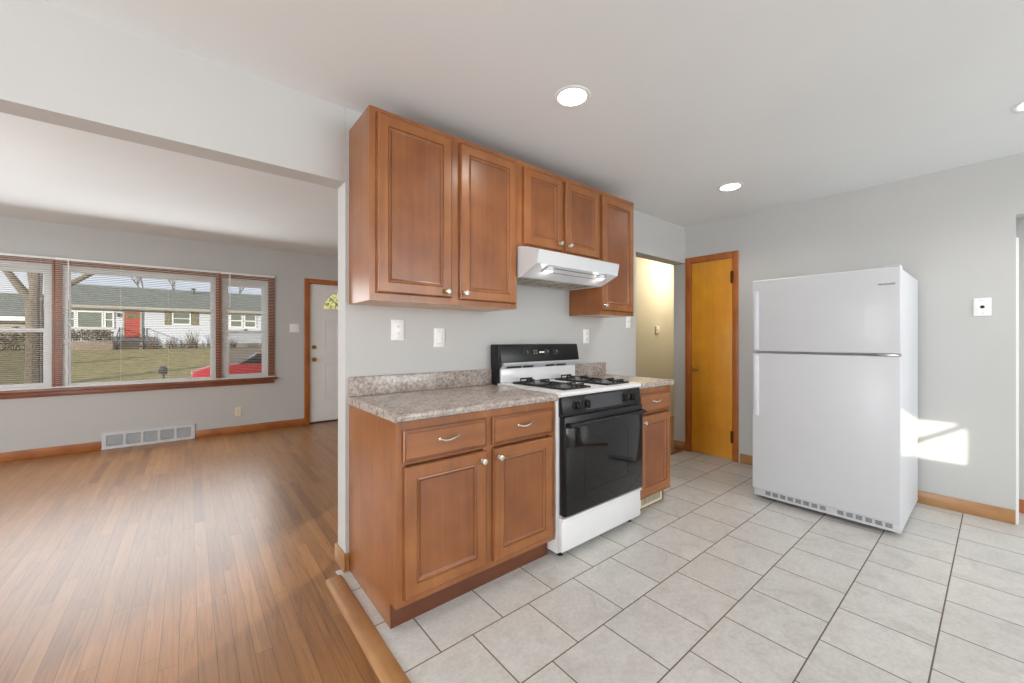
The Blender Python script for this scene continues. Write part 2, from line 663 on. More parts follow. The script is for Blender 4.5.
def text_mesh(name, body, size, mat, parent, loc, rot, depth=.0006):
    cu = bpy.data.curves.new(name, 'FONT')
    cu.body = body
    cu.size = size
    cu.extrude = depth
    cu.align_x = 'CENTER'
    cu.align_y = 'CENTER'
    t = bpy.data.objects.new(name, cu)
    COL.objects.link(t)
    bpy.context.view_layer.update()
    me = bpy.data.meshes.new_from_object(t.evaluated_get(bpy.context.evaluated_depsgraph_get()))
    bpy.data.objects.remove(t)
    bpy.data.curves.remove(cu)
    me.name = name
    me.transform(Matrix.Translation(Vector(loc)) @ rot.to_4x4())
    root = parent
    while root.parent is not None:
        root = root.parent
    me.transform(Matrix.Translation(-Vector(root.location)))
    me.materials.clear()
    me.materials.append(mat)
    o = bpy.data.objects.new(name, me)
    COL.objects.link(o)
    o.parent = parent
    return o


# ------------------------------------------------------------------ room shell
H = 2.434           # ceiling
XR = 3.547          # right-hand kitchen wall
YW = 4.105          # window wall
XL = -3.5           # left wall of the living and dining room
T = .134            # partition thickness
XE = -.0187         # free end of the partition

WIN = (-2.34, .177, .69, 2.0)
mb = MB()
mb.box(-.06, 7.0, -6.6, .03, -.12, 0)
mb.box(-1.1, -.06, -6.6, -4.0, -.12, 0)
struct('floor', mb, M_TILE, 'pale grey square tiles laid in a running bond across the kitchen floor', 'floor')
mb = MB()
mb.box(XL, -.06, -4.0, .03, -.12, -.002)
mb.box(XL, 7.0, .03, YW, -.12, -.002)
struct('floor_hardwood', mb, M_PLANK, 'brown oak strip floor running from the window wall past the cabinets', 'floor')
mb = MB().box(XL - .2, 7.0, -6.7, YW + .15, H, H + .12)
struct('ceiling', mb, M_CEIL, 'smooth white ceiling over kitchen and living room', 'ceiling')

# window wall with the window and door openings
mb = MB()
y0, y1 = YW, YW + .15
mb.box(XL, WIN[0], y0, y1, -.1, H)
mb.box(WIN[0], WIN[1], y0, y1, -.1, WIN[2])
mb.box(WIN[0], WIN[1], y0, y1, WIN[3], H)
mb.box(WIN[1], .675, y0, y1, -.1, H)
mb.box(.675, 1.63, y0, y1, 2.035, H)
mb.box(1.63, 7.0, y0, y1, -.1, H)
struct('wall_front', mb, M_WALL, 'pale grey living room wall with the wide window and front door', 'wall')
# left wall with an unseen opening sized to let in the floor's sun strip
mb = MB()
mb.box(XL - .15, XL, -4.15, -2.37, -.1, H)
mb.box(XL - .15, XL, -2.37, -1.66, 2.08, H)
mb.box(XL - .15, XL, -1.66, YW + .15, -.1, H)
struct('wall_left', mb, M_WALL, 'grey wall on the far left side of the dining area', 'wall')
mb = MB()
mb.box(XL, -1.1, -4.15, -4.0, -.1, H)
KW = (-5.30, -4.37, 1.27, 1.579)          # unseen kitchen window, sized to shape the sun patch (y0,y1,z0,z1) in the wall x = -1
mb.box(-1.15, -1.0, -6.6, KW[0], -.1, H)
mb.box(-1.15, -1.0, KW[1], -4.15, -.1, H)
mb.box(-1.15, -1.0, KW[0], KW[1], -.1, KW[2])
mb.box(-1.15, -1.0, KW[0], KW[1], KW[3], H)
struct('wall_side', mb, M_WALL, 'grey wall behind the camera beside the kitchen window', 'wall')
mb = MB()
mb.tube([(-1.5, -5.0, 1.30), (-1.5, -5.9, 1.876)], .026, 4)  # unseen bar added to cast the slanting gap in the sun patch
struct('shade_bar', mb, M_WHITE, 'slanting bar added outside the kitchen window to cross the sunlight', 'trim')
mb = MB()
mb.box(-1.15, .6, -6.6, -6.45, -.1, H)
mb.box(.6, 3.54, -6.6, -6.45, -.1, .75)  # opening invented behind the camera for fill daylight
mb.box(.6, 3.54, -6.6, -6.45, 2.35, H)
mb.box(3.54, 7.0, -6.6, -6.45, -.1, H)
struct('wall_back', mb, M_WALL, 'grey kitchen wall behind the camera with wide opening added for daylight', 'wall')
# right wall of the kitchen, with the opening at the right edge of the picture
mb = MB()
mb.box(XR, XR + .13, -2.25, T, -.1, H)
mb.box(XR, XR + .13, -5.2, -2.25, 2.035, H)
mb.box(XR, XR + .13, -6.45, -5.2, -.1, H)
struct('wall_right', mb, M_WALL, 'pale grey kitchen wall behind the refrigerator and closet door', 'wall')
mb = MB().box(XR + .004, XR + .126, -2.2495, -2.262, 0, 1.885)
struct('trim_1', mb, M_WHITE, 'white jamb lining of the opening at the right edge', 'trim')
# the little room seen through that opening
mb = MB()
mb.box(XR + .13, 3.86, -2.22, -2.1, -.1, H)
mb.box(3.86, 3.96, -5.4, -2.1, -.1, H)
struct('wall_passage', mb, M_WALL, 'grey wall of the passage beyond the right opening', 'wall')
mb = MB().box(3.847, 3.86, -5.3, -2.22, 0, .095, .003)
struct('baseboard_passage', mb, M_CASE, 'oak baseboard in the passage beyond the right opening', 'baseboard')
# partition behind the cabinets, its header and the beam over the living room opening
mb = MB()
mb.box(XE, 2.612, 0, T, -.1, H)
mb.box(2.612, XR, 0, T, 2.045, H)
struct('wall_kitchen', mb, M_WALL, 'pale grey kitchen wall carrying the maple cabinets and stove', 'wall')
mb = MB().box(XL, XE - .001, .003, T - .003, 2.045, H)
struct('wall_header', mb, M_WALL, 'grey dropped beam over the opening to the living room', 'beam')
# hall and the wall between hall and living room
mb = MB()
mb.box(2.25, 7.0, 1.1, 1.2, -.1, H)
mb.box(XR + .13, 7.0, .02, T, -.1, H)
mb.box(6.9, 7.0, T, 1.1, -.1, H)
struct('wall_hall', mb, M_HALL, 'cream hallway wall lit yellow beyond the kitchen doorway', 'wall')
mb = MB().box(2.25, 2.35, T, 1.1, -.1, H).box(2.25, 2.35, 1.2, YW, -.1, H)
struct('wall_living', mb, M_WALL, 'grey wall closing the living room beyond the front door', 'wall')

# baseboards and floor trims
BB = .092
mb = MB().box(XL, -1.40, YW - .014, YW, -.002, BB, .004)
struct('baseboard_front', mb, M_OAK, 'oak baseboard under the window left of the floor vent', 'baseboard', True)
mb = MB().box(-.592, .618, YW - .014, YW, -.002, BB, .004)
struct('baseboard_front.001', mb, M_OAK, 'oak baseboard between floor vent and front door', 'baseboard', True)
mb = MB().box(1.70, 2.25, YW - .014, YW, -.002, BB, .004)
struct('baseboard_front.002', mb, M_OAK, 'oak baseboard right of the front door', 'baseboard', True)
mb = MB().box(XR - .013, XR, -.985, -.562, 0, BB, .004)
struct('baseboard_right', mb, M_OAKY, 'oak baseboard between closet door and refrigerator', 'baseboard', True)
mb = MB().box(XR - .013, XR, -2.248, -.985, 0, BB, .004)
struct('baseboard_right.001', mb, M_OAKY, 'oak baseboard right of the refrigerator', 'baseboard', True)
mb = MB().box(XR - .013, XR, -.0, T, -.001, BB, .004)
struct('baseboard_right.002', mb, M_OAKY, 'short dark baseboard piece in the hallway opening', 'baseboard', True)
mb = MB()
mb.box(XE - .014, XE, -.014, T + .014, -.002, BB, .004)
mb.box(XE, -.003, -.014, 0, -.001, BB)
mb.box(XE, 2.2, T, T + .014, -.002, BB)
struct('baseboard_end', mb, M_OAKY, 'oak baseboard wrapping the free end of the kitchen wall', 'baseboard', True)
mb = MB().prism([(-.128, -.004), (-.122, .010), (-.112, .014), (-.060, .014), (-.048, .006), (-.046, -.004)], 1, -4.0, -.04)
struct('trim_2', mb, M_OAKY, 'flat oak threshold strip where hardwood meets tile', 'threshold', True)
mb = MB().prism([(.0, -.004), (.01, .008), (.05, .008), (.06, -.004)], 0, 2.61, XR - .014)
struct('trim_3', mb, M_DARKW, 'dark wooden threshold in the hallway opening', 'threshold', True)

# ------------------------------------------------------------------ the living room window
# wooden casing, mullions and stool
mb = MB()
cy0, cy1 = YW - .02, YW
mb.box(.177, .247, cy0, cy1, .70, 2.07)
mb.box(-2.41, -2.34, cy0, cy1, .70, 2.07)
mb.box(-2.34, .177, cy0, cy1, 2.0, 2.07)
mb.box(-1.758, -1.69, cy0, YW + .10, .70, 2.0)
mb.box(-.390, -.327, cy0, YW + .10, .70, 2.0)
struct('trim_4', mb, M_DARKW, 'brown wooden casing and mullions around the three-part window', 'window casing')
mb = MB()
mb.box(-2.45, .275, YW - .085, YW, .677, .702, .005)
mb.box(-2.41, .245, YW - .022, YW, .622, .677, .004)
struct('trim_5', mb, M_DARKW, 'dark brown wooden window stool and apron under the wide window', 'window sill', True)


def window(name, x0, x1, label, double):
    z0, z1 = .69, 2.0
    w = thing(name, label, 'window', ((x0 + x1) / 2, YW + .03, z0), kind='structure')
    MB().frame(x0, x1, z0, z1, YW + .02, YW + .11, .04, b=.035, t=.05).build('window_frame', M_VINYL, w)
    a, b = x0 + .04, x1 - .04
    if double:
        s = MB().frame(a, b, 1.295, z1 - .05, YW + .065, YW + .095, .028, b=.035, t=.04).build('upper_sash', M_VINYL, w)
        MB().box(a + .028, b - .028, YW + .078, YW + .082, 1.33, z1 - .09).build('pane', M_GLASS, s)
        s = MB().frame(a, b, z0 + .035, 1.332, YW + .032, YW + .062, .028, b=.035, t=.04).build('lower_sash', M_VINYL, w)
        MB().box(a + .028, b - .028, YW + .045, YW + .049, z0 + .07, 1.292).build('pane', M_GLASS, s)
        m = (a + b) / 2
        k = MB().box(m - .025, m + .025, YW + .03, YW + .06, 1.332, 1.340, .002)
        k.box(m - .008, m + .02, YW + .034, YW + .05, 1.340, 1.352, .003)
        k.build('sash_lock', M_DGREY, s)
        MB().box(a + .005, b - .005, YW + .102, YW + .104, z0 + .04, 1.32).build('insect_screen', M_SCREEN, w)
    else:
        s = MB().frame(a, b, z0 + .035, z1 - .05, YW + .04, YW + .075, .014).build('sash', M_VINYL, w)
        MB().box(a + .014, b - .014, YW + .055, YW + .060, z0 + .049, z1 - .064).build('pane', M_GLASS, s)
    return w


window('window_1', -2.262, -1.758, 'white double-hung window left of the picture window, tree outside', True)
window('window_2', -1.690, -.390, 'wide white picture window facing the house with red door', False)
window('window_3', -.327, .177, 'white double-hung window between picture window and front door', True)


def blind(x0, x1, label):
    t = thing('mini_blind', label, 'blind', ((x0 + x1) / 2, YW - .045, .705), 'open mini blinds on the living room window')
    yc = YW - .045
    MB().box(x0, x1, yc - .013, yc + .013, 2.045, 2.07, .002).build('headrail', M_BLIND, t)
    sl = MB()
    n = 65
    for i in range(n):
        z = .735 + i * (2.035 - .735) / (n - 1)
        h = .0125
        lift = -.0022
        a = [sl.v(x0 + .004, yc - h, z - lift), sl.v(x0 + .004, yc, z + .0012), sl.v(x0 + .004, yc + h, z + lift)]
        b = [sl.v(x1 - .004, yc - h, z - lift), sl.v(x1 - .004, yc, z + .0012), sl.v(x1 - .004, yc + h, z + lift)]
        for k in range(2):
            sl.face([a[k], a[k + 1], b[k + 1], b[k]])
    o = sl.build('slats', M_BLIND, t)
    MB().box(x0, x1, yc - .012, yc + .012, .708, .722, .003).build('bottom_rail', M_BLIND, t)
    cd = MB()
    m = 2 if x1 - x0 < .8 else 4
    for k in range(m):
        xx = x0 + .09 + (x1 - x0 - .18) * k / (m - 1)
        for yy in (yc - .014, yc + .014):
            cd.tube([(xx, yy, .72), (xx, yy, 2.046)], .0007, 4)
    cd.build('ladder_cords', M_BLIND, t)
    xw = x0 + .10
    MB().tube([(xw, yc - .022, 2.045), (xw, yc - .025, 1.62)], .0045, 6).build('wand', M_PLATE, t)
    return t


blind(-2.33, -1.737, 'open white mini blind over the leftmost narrow window with the tree')
blind(-1.733, -.352, 'wide open white mini blind across the middle picture window')
blind(-.348, .245, 'narrow open white mini blind on the window nearest the front door')

# ------------------------------------------------------------------ front door
mb = MB()
mb.box(.618, .683, YW - .02, YW, -.002, 2.085, .004)
mb.box(1.622, 1.687, YW - .02, YW, -.002, 2.085, .004)
mb.box(.683, 1.622, YW - .02, YW, 2.022, 2.085, .004)
mb.box(.675, .690, YW, YW + .12, -.002, 2.035)
mb.box(1.615, 1.63, YW, YW + .12, -.002, 2.035)
mb.box(.690, 1.615, YW, YW + .12, 2.022, 2.035)
struct('trim_6', mb, M_CASE, 'brown wooden casing around the white front door', 'door casing', True)
mb = MB().box(.69, 1.615, YW - .005, YW + .13, -.002, .012, .003)
struct('trim_7', mb, M_BRONZE, 'dark metal sill under the white front door', 'threshold', True)

fd = thing('door_1', 'white front door with fan light and moulded panels', 'door', (1.1525, YW + .06, .015), kind='structure')
fx0, fx1, fz0, fz1 = .694, 1.611, .016, 2.018
fyf, fyb = YW + .035, YW + .078
CX, CZ, RF = (fx0 + fx1) / 2, 1.645, .285
mb = MB()
mb.box(fx0, fx1, fyf, fyb, fz0, CZ)
K = 28
rim, outer = [], []
for k in range(K + 1):
    a = PI * k / K
    ca, sa = math.cos(a), math.sin(a)
    rim.append((CX + RF * ca, CZ + RF * sa))
    s = min((fx1 - CX) / abs(ca) if abs(ca) > 1e-6 else 1e9, (fz1 - CZ) / sa if sa > 1e-6 else 1e9)
    outer.append((CX + s * ca, CZ + s * sa))
for y in (fyf, fyb):
    I = [mb.v(p[0], y, p[1]) for p in rim]
    O = [mb.v(p[0], y, p[1]) for p in outer]
    for k in range(K):
        mb.face([I[k], I[k + 1], O[k + 1], O[k]])
    # corner triangles
    for sx in (fx0, fx1):
        c = mb.v(sx, y, fz1)
        e1 = [k for k in range(K + 1) if abs(outer[k][0] - sx) < 1e-6]
        e2 = [k for k in range(K + 1) if abs(outer[k][1] - fz1) < 1e-6]
        ka = max(e1) if sx == fx1 else min(e1)
        kb = min(e2) if sx == fx1 else max(e2)
        mb.face([O[ka], c, O[kb]])
for pr in (rim, outer):
    A = [mb.v(p[0], fyf, p[1]) for p in pr]
    B = [mb.v(p[0], fyb, p[1]) for p in pr]
    for k in range(K):
        mb.face([A[k], A[k + 1], B[k + 1], B[k]])
# raised panels
for a, b in ((fx0 + .19, CX - .06), (CX + .06, fx1 - .19)):
    for c, d in ((.30, .86), (.98, 1.52)):
        mb.rings([(a, b, c, d, fyf + .001), (a + .006, b - .006, c + .006, d - .006, fyf - .007),
                  (a + .02, b - .02, c + .02, d - .02, fyf - .007), (a + .032, b - .032, c + .032, d - .032, fyf - .001),
                  (a + .05, b - .05, c + .05, d - .05, fyf - .006)], cap0=False)
mb.build('door_leaf', M_WHITE, fd)
fl = MB()
for (p, q) in zip(rim, rim[1:]):
    pass
def arc(r, n=24):
    return [(CX + r * math.cos(PI * k / n), fyf - .004, CZ + .012 + r * math.sin(PI * k / n)) for k in range(n + 1)]
fl.tube(arc(RF - .004), .011, 8)
fl.tube([(CX - RF, fyf - .004, CZ + .010), (CX + RF, fyf - .004, CZ + .010)], .011, 8)
flo = fl.build('fan_light_frame', M_WHITE, fd)
MB().prism([(p[0], p[1]) for p in rim], 1, fyf + .018, fyf + .022).build('pane', M_LEADED, flo)
mt = MB()
mt.tube(arc(.11), .005, 6)
for deg in (45, 90, 135):
    a = math.radians(deg)
    mt.tube([(CX + .11 * math.cos(a), fyf + .01, CZ + .012 + .11 * math.sin(a)), (CX + (RF - .01) * math.cos(a), fyf + .01, CZ + .012 + (RF - .01) * math.sin(a))], .005, 6)
mt.build('muntins', M_BRASS, flo)
for nm, z, prof in (('deadbolt', 1.10, [(.0, -.028), (.012, -.028), (.014, -.022), (.026, -.012), (.031, -.006), (.031, 0)]),
                    ('door_knob', .92, [(0, -.066), (.016, -.064), (.025, -.055), (.027, -.045), (.022, -.034), (.012, -.028), (.011, -.012), (.028, -.008), (.032, 0)])):
    MB().lathe((fx0 + .062, fyf, z), (0, 1, 0), prof, 24).build(nm, M_BRASS, fd)

# ------------------------------------------------------------------ closet door on the right wall
mb = MB()
for a, b in ((-.068, -.008), (-.547, -.492)):
    mb.box(XR - .02, XR, a, b, 0, 2.095, .005)
mb.box(XR - .02, XR, -.492, -.068, 2.03, 2.095, .005)
mb.box(XR - .008, XR, -.079, -.068, 0, 2.03)
struct('trim_8', mb, M_CASE, 'brown stained wooden casing around the narrow closet door', 'door casing', True)
cd = thing('door_2', 'narrow golden birch closet door beside the refrigerator', 'door', (XR - .01, -.285, .012), kind='structure')
MB().box(XR - .012, XR - .001, -.491, -.079, .012, 2.027, .002).build('door_leaf', M_BIRCH, cd)
MB().lathe((XR - .012, -.13, .90), (-1, 0, 0), [(.028, 0), (.028, .004), (.011, .008), (.010, .03), (.022, .038), (.027, .05), (.022, .06), (0, .064)], 24).build('door_knob', M_BRASS, cd)
for z in (.243, 1.838):
    h = MB()
    h.box(XR - .0235, XR - .012, -.507, -.478, z - .055, z + .055, .001)
    h.tube([(XR - .026, -.492, z - .062), (XR - .026, -.492, z + .062)], .006, 10)
    h.build('hinge', M_BRONZE, cd)

# ------------------------------------------------------------------ cabinets
F = .6127       # base face-frame plane at y = -F
U = .3052       # upper face-frame plane at y = -U


def knob(x, y, z, parent):
    MB().lathe((x, y, z), (0, -1, 0), [(.010, 0), (.010, .003), (.0055, .006), (.0055, .013), (.012, .018), (.0155, .024), (.013, .030), (0, .033)], 20).build('knob', M_CHROME, parent)


def pull(x, y, z, parent):
    m = MB()
    pts = []
    for k in range(13):
        t = k / 12
        pts.append((x - .048 + .096 * t, y - .004 - .024 * math.sin(PI * t) ** .6, z - .004 * math.sin(2 * PI * t)))
    m.tube(pts, [.0055 - .0015 * math.sin(PI * k / 12) for k in range(13)], 8)
    m.lathe((x - .048, y, z), (0, -1, 0), [(.008, 0), (.007, .005), (0, .007)], 12)
    m.lathe((x + .048, y, z), (0, -1, 0), [(.008, 0), (.007, .005), (0, .007)], 12)
    m.build('pull_handle', M_CHROME, parent)


def cab_door(x0, x1, z0, z1, yb, parent, kx, kz, stile=.052):
    yf = yb - .020
    s = stile
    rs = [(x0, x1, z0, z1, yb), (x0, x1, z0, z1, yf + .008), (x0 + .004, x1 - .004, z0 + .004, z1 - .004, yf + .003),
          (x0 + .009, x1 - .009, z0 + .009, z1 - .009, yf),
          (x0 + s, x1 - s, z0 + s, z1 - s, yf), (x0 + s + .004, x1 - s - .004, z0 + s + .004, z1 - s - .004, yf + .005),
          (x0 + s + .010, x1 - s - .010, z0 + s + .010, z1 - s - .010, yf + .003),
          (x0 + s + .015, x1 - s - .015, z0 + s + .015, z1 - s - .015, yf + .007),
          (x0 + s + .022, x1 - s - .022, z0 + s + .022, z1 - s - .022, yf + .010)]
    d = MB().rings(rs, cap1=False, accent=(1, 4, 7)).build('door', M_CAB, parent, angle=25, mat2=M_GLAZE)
    i = s + .022
    MB().box(x0 + i - .001, x1 - i + .001, yf + .0095, yf + .014, z0 + i - .001, z1 - i + .001).build('door_panel', M_CABP, d)
    knob(kx, yf, kz, d)
    return d


def drawer(x0, x1, z0, z1, yb, parent, hx, hz):
    yf = yb - .020
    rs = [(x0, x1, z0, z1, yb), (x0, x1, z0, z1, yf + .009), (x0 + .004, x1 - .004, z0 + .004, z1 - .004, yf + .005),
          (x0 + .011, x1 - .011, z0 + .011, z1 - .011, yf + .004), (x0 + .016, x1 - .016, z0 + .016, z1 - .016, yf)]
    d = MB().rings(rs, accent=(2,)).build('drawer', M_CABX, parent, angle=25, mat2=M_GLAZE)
    pull(hx, yf, hz, d)
    return d


def face_frame(x0, x1, z0, z1, yf, stiles, rails, parent):
    m = MB()
    d = .019
    for a, b in stiles:
        m.box(a, b, yf, yf + d, z0, z1)
    for (a, b, c, e) in rails:
        m.box(a, b, yf + .0005, yf + d, c, e)
    return m.build('face_frame', M_CAB, parent)


UG = 'maple wall cabinets over the counter'
BG = 'maple base cabinets under the counter'
UT, UB = 2.318, 1.402


def upper_box(x0, x1, z0, parent):
    MB().box(x0, x1, -U + .019, -.002, z0 + .012, UT).build('carcass', M_CAB, parent)
    MB().box(x0 + .012, x1 - .012, -U + .019, -.002, z0, z0 + .012).build('bottom_panel', M_CABU, parent)


def side_lip(x0, x1, z0, parent):
    for a in (x0, x1 - .012):
        MB().box(a, a + .012, -U + .019, -.002, z0, z0 + .012).build('side_lip', M_CAB, parent)


A = thing('wall_cabinet', 'tall two-door maple wall cabinet at the left end of the row', 'cabinet', (.45, -.15, UB), UG)
upper_box(0, .897, UB, A)
side_lip(0, .897, UB, A)
face_frame(0, .897, UB, UT, -U, [(0, .042), (.425, .487), (.872, .897)], [(.042, .872, UB, UB + .04), (.042, .872, UT - .04, UT)], A)
cab_door(.031, .436, 1.438, 2.292, -U, A, .400, 1.469)
cab_door(.486, .880, 1.432, 2.288, -U, A, .512, 1.469)
B = thing('wall_cabinet', 'short two-door maple wall cabinet directly above the range hood', 'cabinet', (1.3, -.15, 1.79), UG)
upper_box(.8975, 1.6945, 1.785, B)
face_frame(.8975, 1.6945, 1.785, UT, -U, [(.8975, .950), (1.275, 1.320), (1.655, 1.6945)], [(.950, 1.655, 1.785, 1.82), (.950, 1.655, UT - .04, UT)], B)
cab_door(.941, 1.282, 1.806, 2.285, -U, B, 1.250, 1.852)
cab_door(1.312, 1.662, 1.806, 2.285, -U, B, 1.343, 1.850)
C = thing('wall_cabinet', 'single-door maple wall cabinet at the right end beside the doorway', 'cabinet', (1.91, -.15, UB), UG)
upper_box(1.695, 2.1245, UB, C)
side_lip(1.695, 2.1245, UB, C)
face_frame(1.695, 2.1245, UB, UT, -U, [(1.695, 1.735), (2.085, 2.1245)], [(1.735, 2.085, UB, UB + .04), (1.735, 2.085, UT - .04, UT)], C)
cab_door(1.704, 2.100, 1.430, 2.283, -U, C, 1.728, 1.468)


def base_cabinet(x0, x1, label, doors, stiles):
    t = thing('base_cabinet', label, 'cabinet', ((x0 + x1) / 2, -.3, 0), BG)
    toe = .0592
    prof = [(-.002, .0), (-F + toe, .0), (-F + toe, .108), (-F + .019, .108), (-F + .019, .876), (-.002, .876)]
    for a in (x0, x1 - .016):
        MB().prism(prof, 0, a, a + .016).build('side_panel', M_CAB, t)
    MB().box(x0 + .016, x1 - .016, -F + .019, -.002, .108, .872).build('carcass', M_CAB, t)
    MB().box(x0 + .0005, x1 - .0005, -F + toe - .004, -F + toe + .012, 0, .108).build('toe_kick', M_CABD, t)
    rails = []
    for (a, b) in zip(stiles, stiles[1:]):
        for c, e in ((.108, .145), (.695, .722), (.838, .876)):
            rails.append((a[1], b[0], c, e))
    face_frame(x0, x1, .108, .876, -F, stiles, rails, t)
    for (a, b, kx) in doors:
        cab_door(a, b, .138, .688, -F, t, kx, .645)
        drawer(a - .004, b + .004, .706, .840, -F, t, (a + b) / 2, .782)
    return t


base_cabinet(0, .913, 'two-door maple base cabinet left of the stove, two drawers above', [(.032, .444, .413), (.486, .884, .512)], [(0, .042), (.432, .498), (.872, .913)])
base_cabinet(1.688, 2.140, 'narrow maple base cabinet right of the stove beside the doorway', [(1.722, 2.110, 1.750)], [(1.688, 1.73), (2.100, 2.140)])


def counter(x0, x1, bx1, label, left_end, right_end):
    t = thing('countertop', label, 'countertop', ((x0 + x1) / 2, -.3, .876), 'speckled laminate counters')
    m = MB()
    yf = -.640
    prof = [(-.002, .8765), (yf + .012, .8765), (yf + .002, .882), (yf, .890), (yf, .903), (yf + .004, .910), (yf + .014, .9145), (-.002, .9145)]
    m.prism(prof, 0, x0, x1)
    m.build('slab', M_COUNTER, t)
    m = MB()
    m.box(x0 + .002, bx1, -.021, -.0015, .9145, 1.017, .003)
    m.build('backsplash', M_COUNTER, t)
    return t


counter(-.006, .9155, .9155, 'long speckled grey laminate countertop left of the stove', True, False)
counter(1.681, 2.150, 2.138, 'short speckled grey laminate countertop right of the stove', False, True)

# ------------------------------------------------------------------ range hood
hx0, hx1 = .900, 1.662
hd = thing('range_hood', 'white under-cabinet range hood with two lit lamps above the stove', 'range hood', ((hx0 + hx1) / 2, -.25, 1.6))
prof = [(-.002, 1.784), (-.322, 1.784), (-.40, 1.768), (-.492, 1.742), (-.502, 1.735), (-.486, 1.659), (-.476, 1.655), (-.344, 1.597), (-.336, 1.597), (-.322, 1.612), (-.022, 1.612), (-.014, 1.600), (-.002, 1.600)]
m = MB().prism(prof, 0, hx0, hx1)
# side skirts hide the filter well
m.prism([(-.336, 1.597), (-.322, 1.613), (-.002, 1.613), (-.002, 1.600)], 0, hx0, hx0 + .012)
m.prism([(-.336, 1.597), (-.322, 1.613), (-.002, 1.613), (-.002, 1.600)], 0, hx1 - .012, hx1)
m.build('hood_shell', M_HOOD, hd, angle=20)
# sloped lamp panel: origin on the slope between (-.476,1.655) and (-.344,1.597)
def slope(x, s, off=0):
    a, b = Vector((-.476, 1.655)), Vector((-.344, 1.597))
    d = (b - a)
    n = Vector((d.y, -d.x)).normalized()
    if n.y > 0:
        n = -n
    q = a + d * s + n * off
    return (x, q.x, q.y)
pm = MB()
def slope_box(mb, xa, xb, sa, sb, o0, o1):
    p = [mb.v(*slope(x, s, o)) for x in (xa, xb) for s in (sa, sb) for o in (o0, o1)]
    for q in ((0, 1, 3, 2), (4, 6, 7, 5), (0, 4, 5, 1), (2, 3, 7, 6), (0, 2, 6, 4), (1, 5, 7, 3)):
        mb.face([p[i] for i in q])
slope_box(pm, hx0 + .09, hx1 - .09, .10, .14, 0, .003)
slope_box(pm, hx0 + .09, hx1 - .09, .42, .45, 0, .002)
slope_box(pm, hx0 + .09, hx0 + .094, .10, .45, 0, .002)
slope_box(pm, hx1 - .094, hx1 - .09, .10, .45, 0, .002)
pm.build('lamp_panel_ridge', M_GREY, hd)
dd = Vector(slope(0, 0, 1)) - Vector(slope(0, 0, 0))
for x in (hx0 + .135, hx1 - .135):
    c = slope(x, .30, .008)
    ring = MB().lathe(c, (0, 0, -1), [(.036, -.024), (.036, .0), (.030, .002), (.027, 0), (.027, -.02)], 28).build('lamp_ring', M_HOOD, hd)
    MB().lathe(c, (0, 0, -1), [(.027, -.004), (.026, .002), (.016, .006), (0, .007)], 28).build('lamp_lens', M_LAMP, ring)
hm = (hx0 + hx1) / 2
for a, b in ((hx0 + .02, hm - .006), (hm + .006, hx1 - .02)):
    fm = MB()
    n_ = 22
    for k in range(n_):
        x = a + .014 + (b - a - .028) * k / (n_ - 1)
        fm.box(x - .0055, x + .0055, -.295, -.045, 1.603, 1.608)
    ff = fm.build('grease_filter', M_ALU, hd)
    fr_ = MB()
    fr_.box(a, b, -.315, -.295, 1.600, 1.611).box(a, b, -.045, -.028, 1.600, 1.611)
    fr_.box(a, a + .010, -.295, -.045, 1.600, 1.611).box(b - .010, b, -.295, -.045, 1.600, 1.611)
    for q in (.33, .66):
        xx = a + (b - a) * q
        fr_.prism([(xx - .008, -.295), (xx + .008, -.295), (xx + .045, -.045), (xx + .029, -.045)], 2, 1.600, 1.603)
    fr_.build('filter_frame', M_SILVER, ff)
for x in (hx0 + .135, hx1 - .135):
    light('hood_lamp_glow', 'POINT', Vector(slope(x, .30, .008)) + Vector((0, 0, -.04)), .14, (1, .95, .86), shadow_soft_size=.02)

# ------------------------------------------------------------------ gas range
sx0, sx1 = .920, 1.676
st = thing('gas_range', 'white gas stove with black oven door between the two countertops', 'stove', ((sx0 + sx1) / 2, -.33, 0))
MB().box(sx0, sx1, -.628, -.025, .028, .895, .004).build('body', M_ENAMEL, st)
m = MB()
m.prism([(-.085, .895), (-.648, .895), (-.660, .900), (-.664, .910), (-.660, .921), (-.650, .926), (-.085, .926)], 0, sx0 - .003, sx1 + .003)
ct = m.build('cooktop', M_ENAMEL, st)
# drawer
m = MB()
m.box(sx0 + .002, sx1 - .002, -.662, -.628, .045, .222, .004)
m.box(sx0 + .002, sx1 - .002, -.672, -.640, .214, .230, .004)
m.build('broiler_drawer', M_ENAMEL, st)
# side front posts, white
# oven door
dz0, dz1 = .240, .788
od = MB().box(sx0 + .014, sx1 - .002, -.676, -.630, dz0, dz1, .004).build('oven_door', M_BLACK, st)
MB().box(sx0 + .018, sx1 - .006, -.681, -.676, dz0 + .004, dz1 - .052, .0015).build('door_glass', M_BLACKG, od)
MB().frame(sx0 + .17, sx1 - .17, .35, .65, -.6818, -.6808, .002).build('window_outline', M_BLACK, od)
m = MB()
hz = .744
m.tube([(sx0 + .025, -.708, hz), (sx1 - .022, -.708, hz)], .0115, 12)
for x in (sx0 + .034, sx1 - .032):
    m.box(x - .012, x + .012, -.711, -.676, hz - .013, hz + .013, .004)
m.build('door_handle', M_BLACK, od)
MB().box(sx0 + .012, sx1 - .002, -.650, -.628, .786, .800).build('vent_gap', M_SLOT, st)
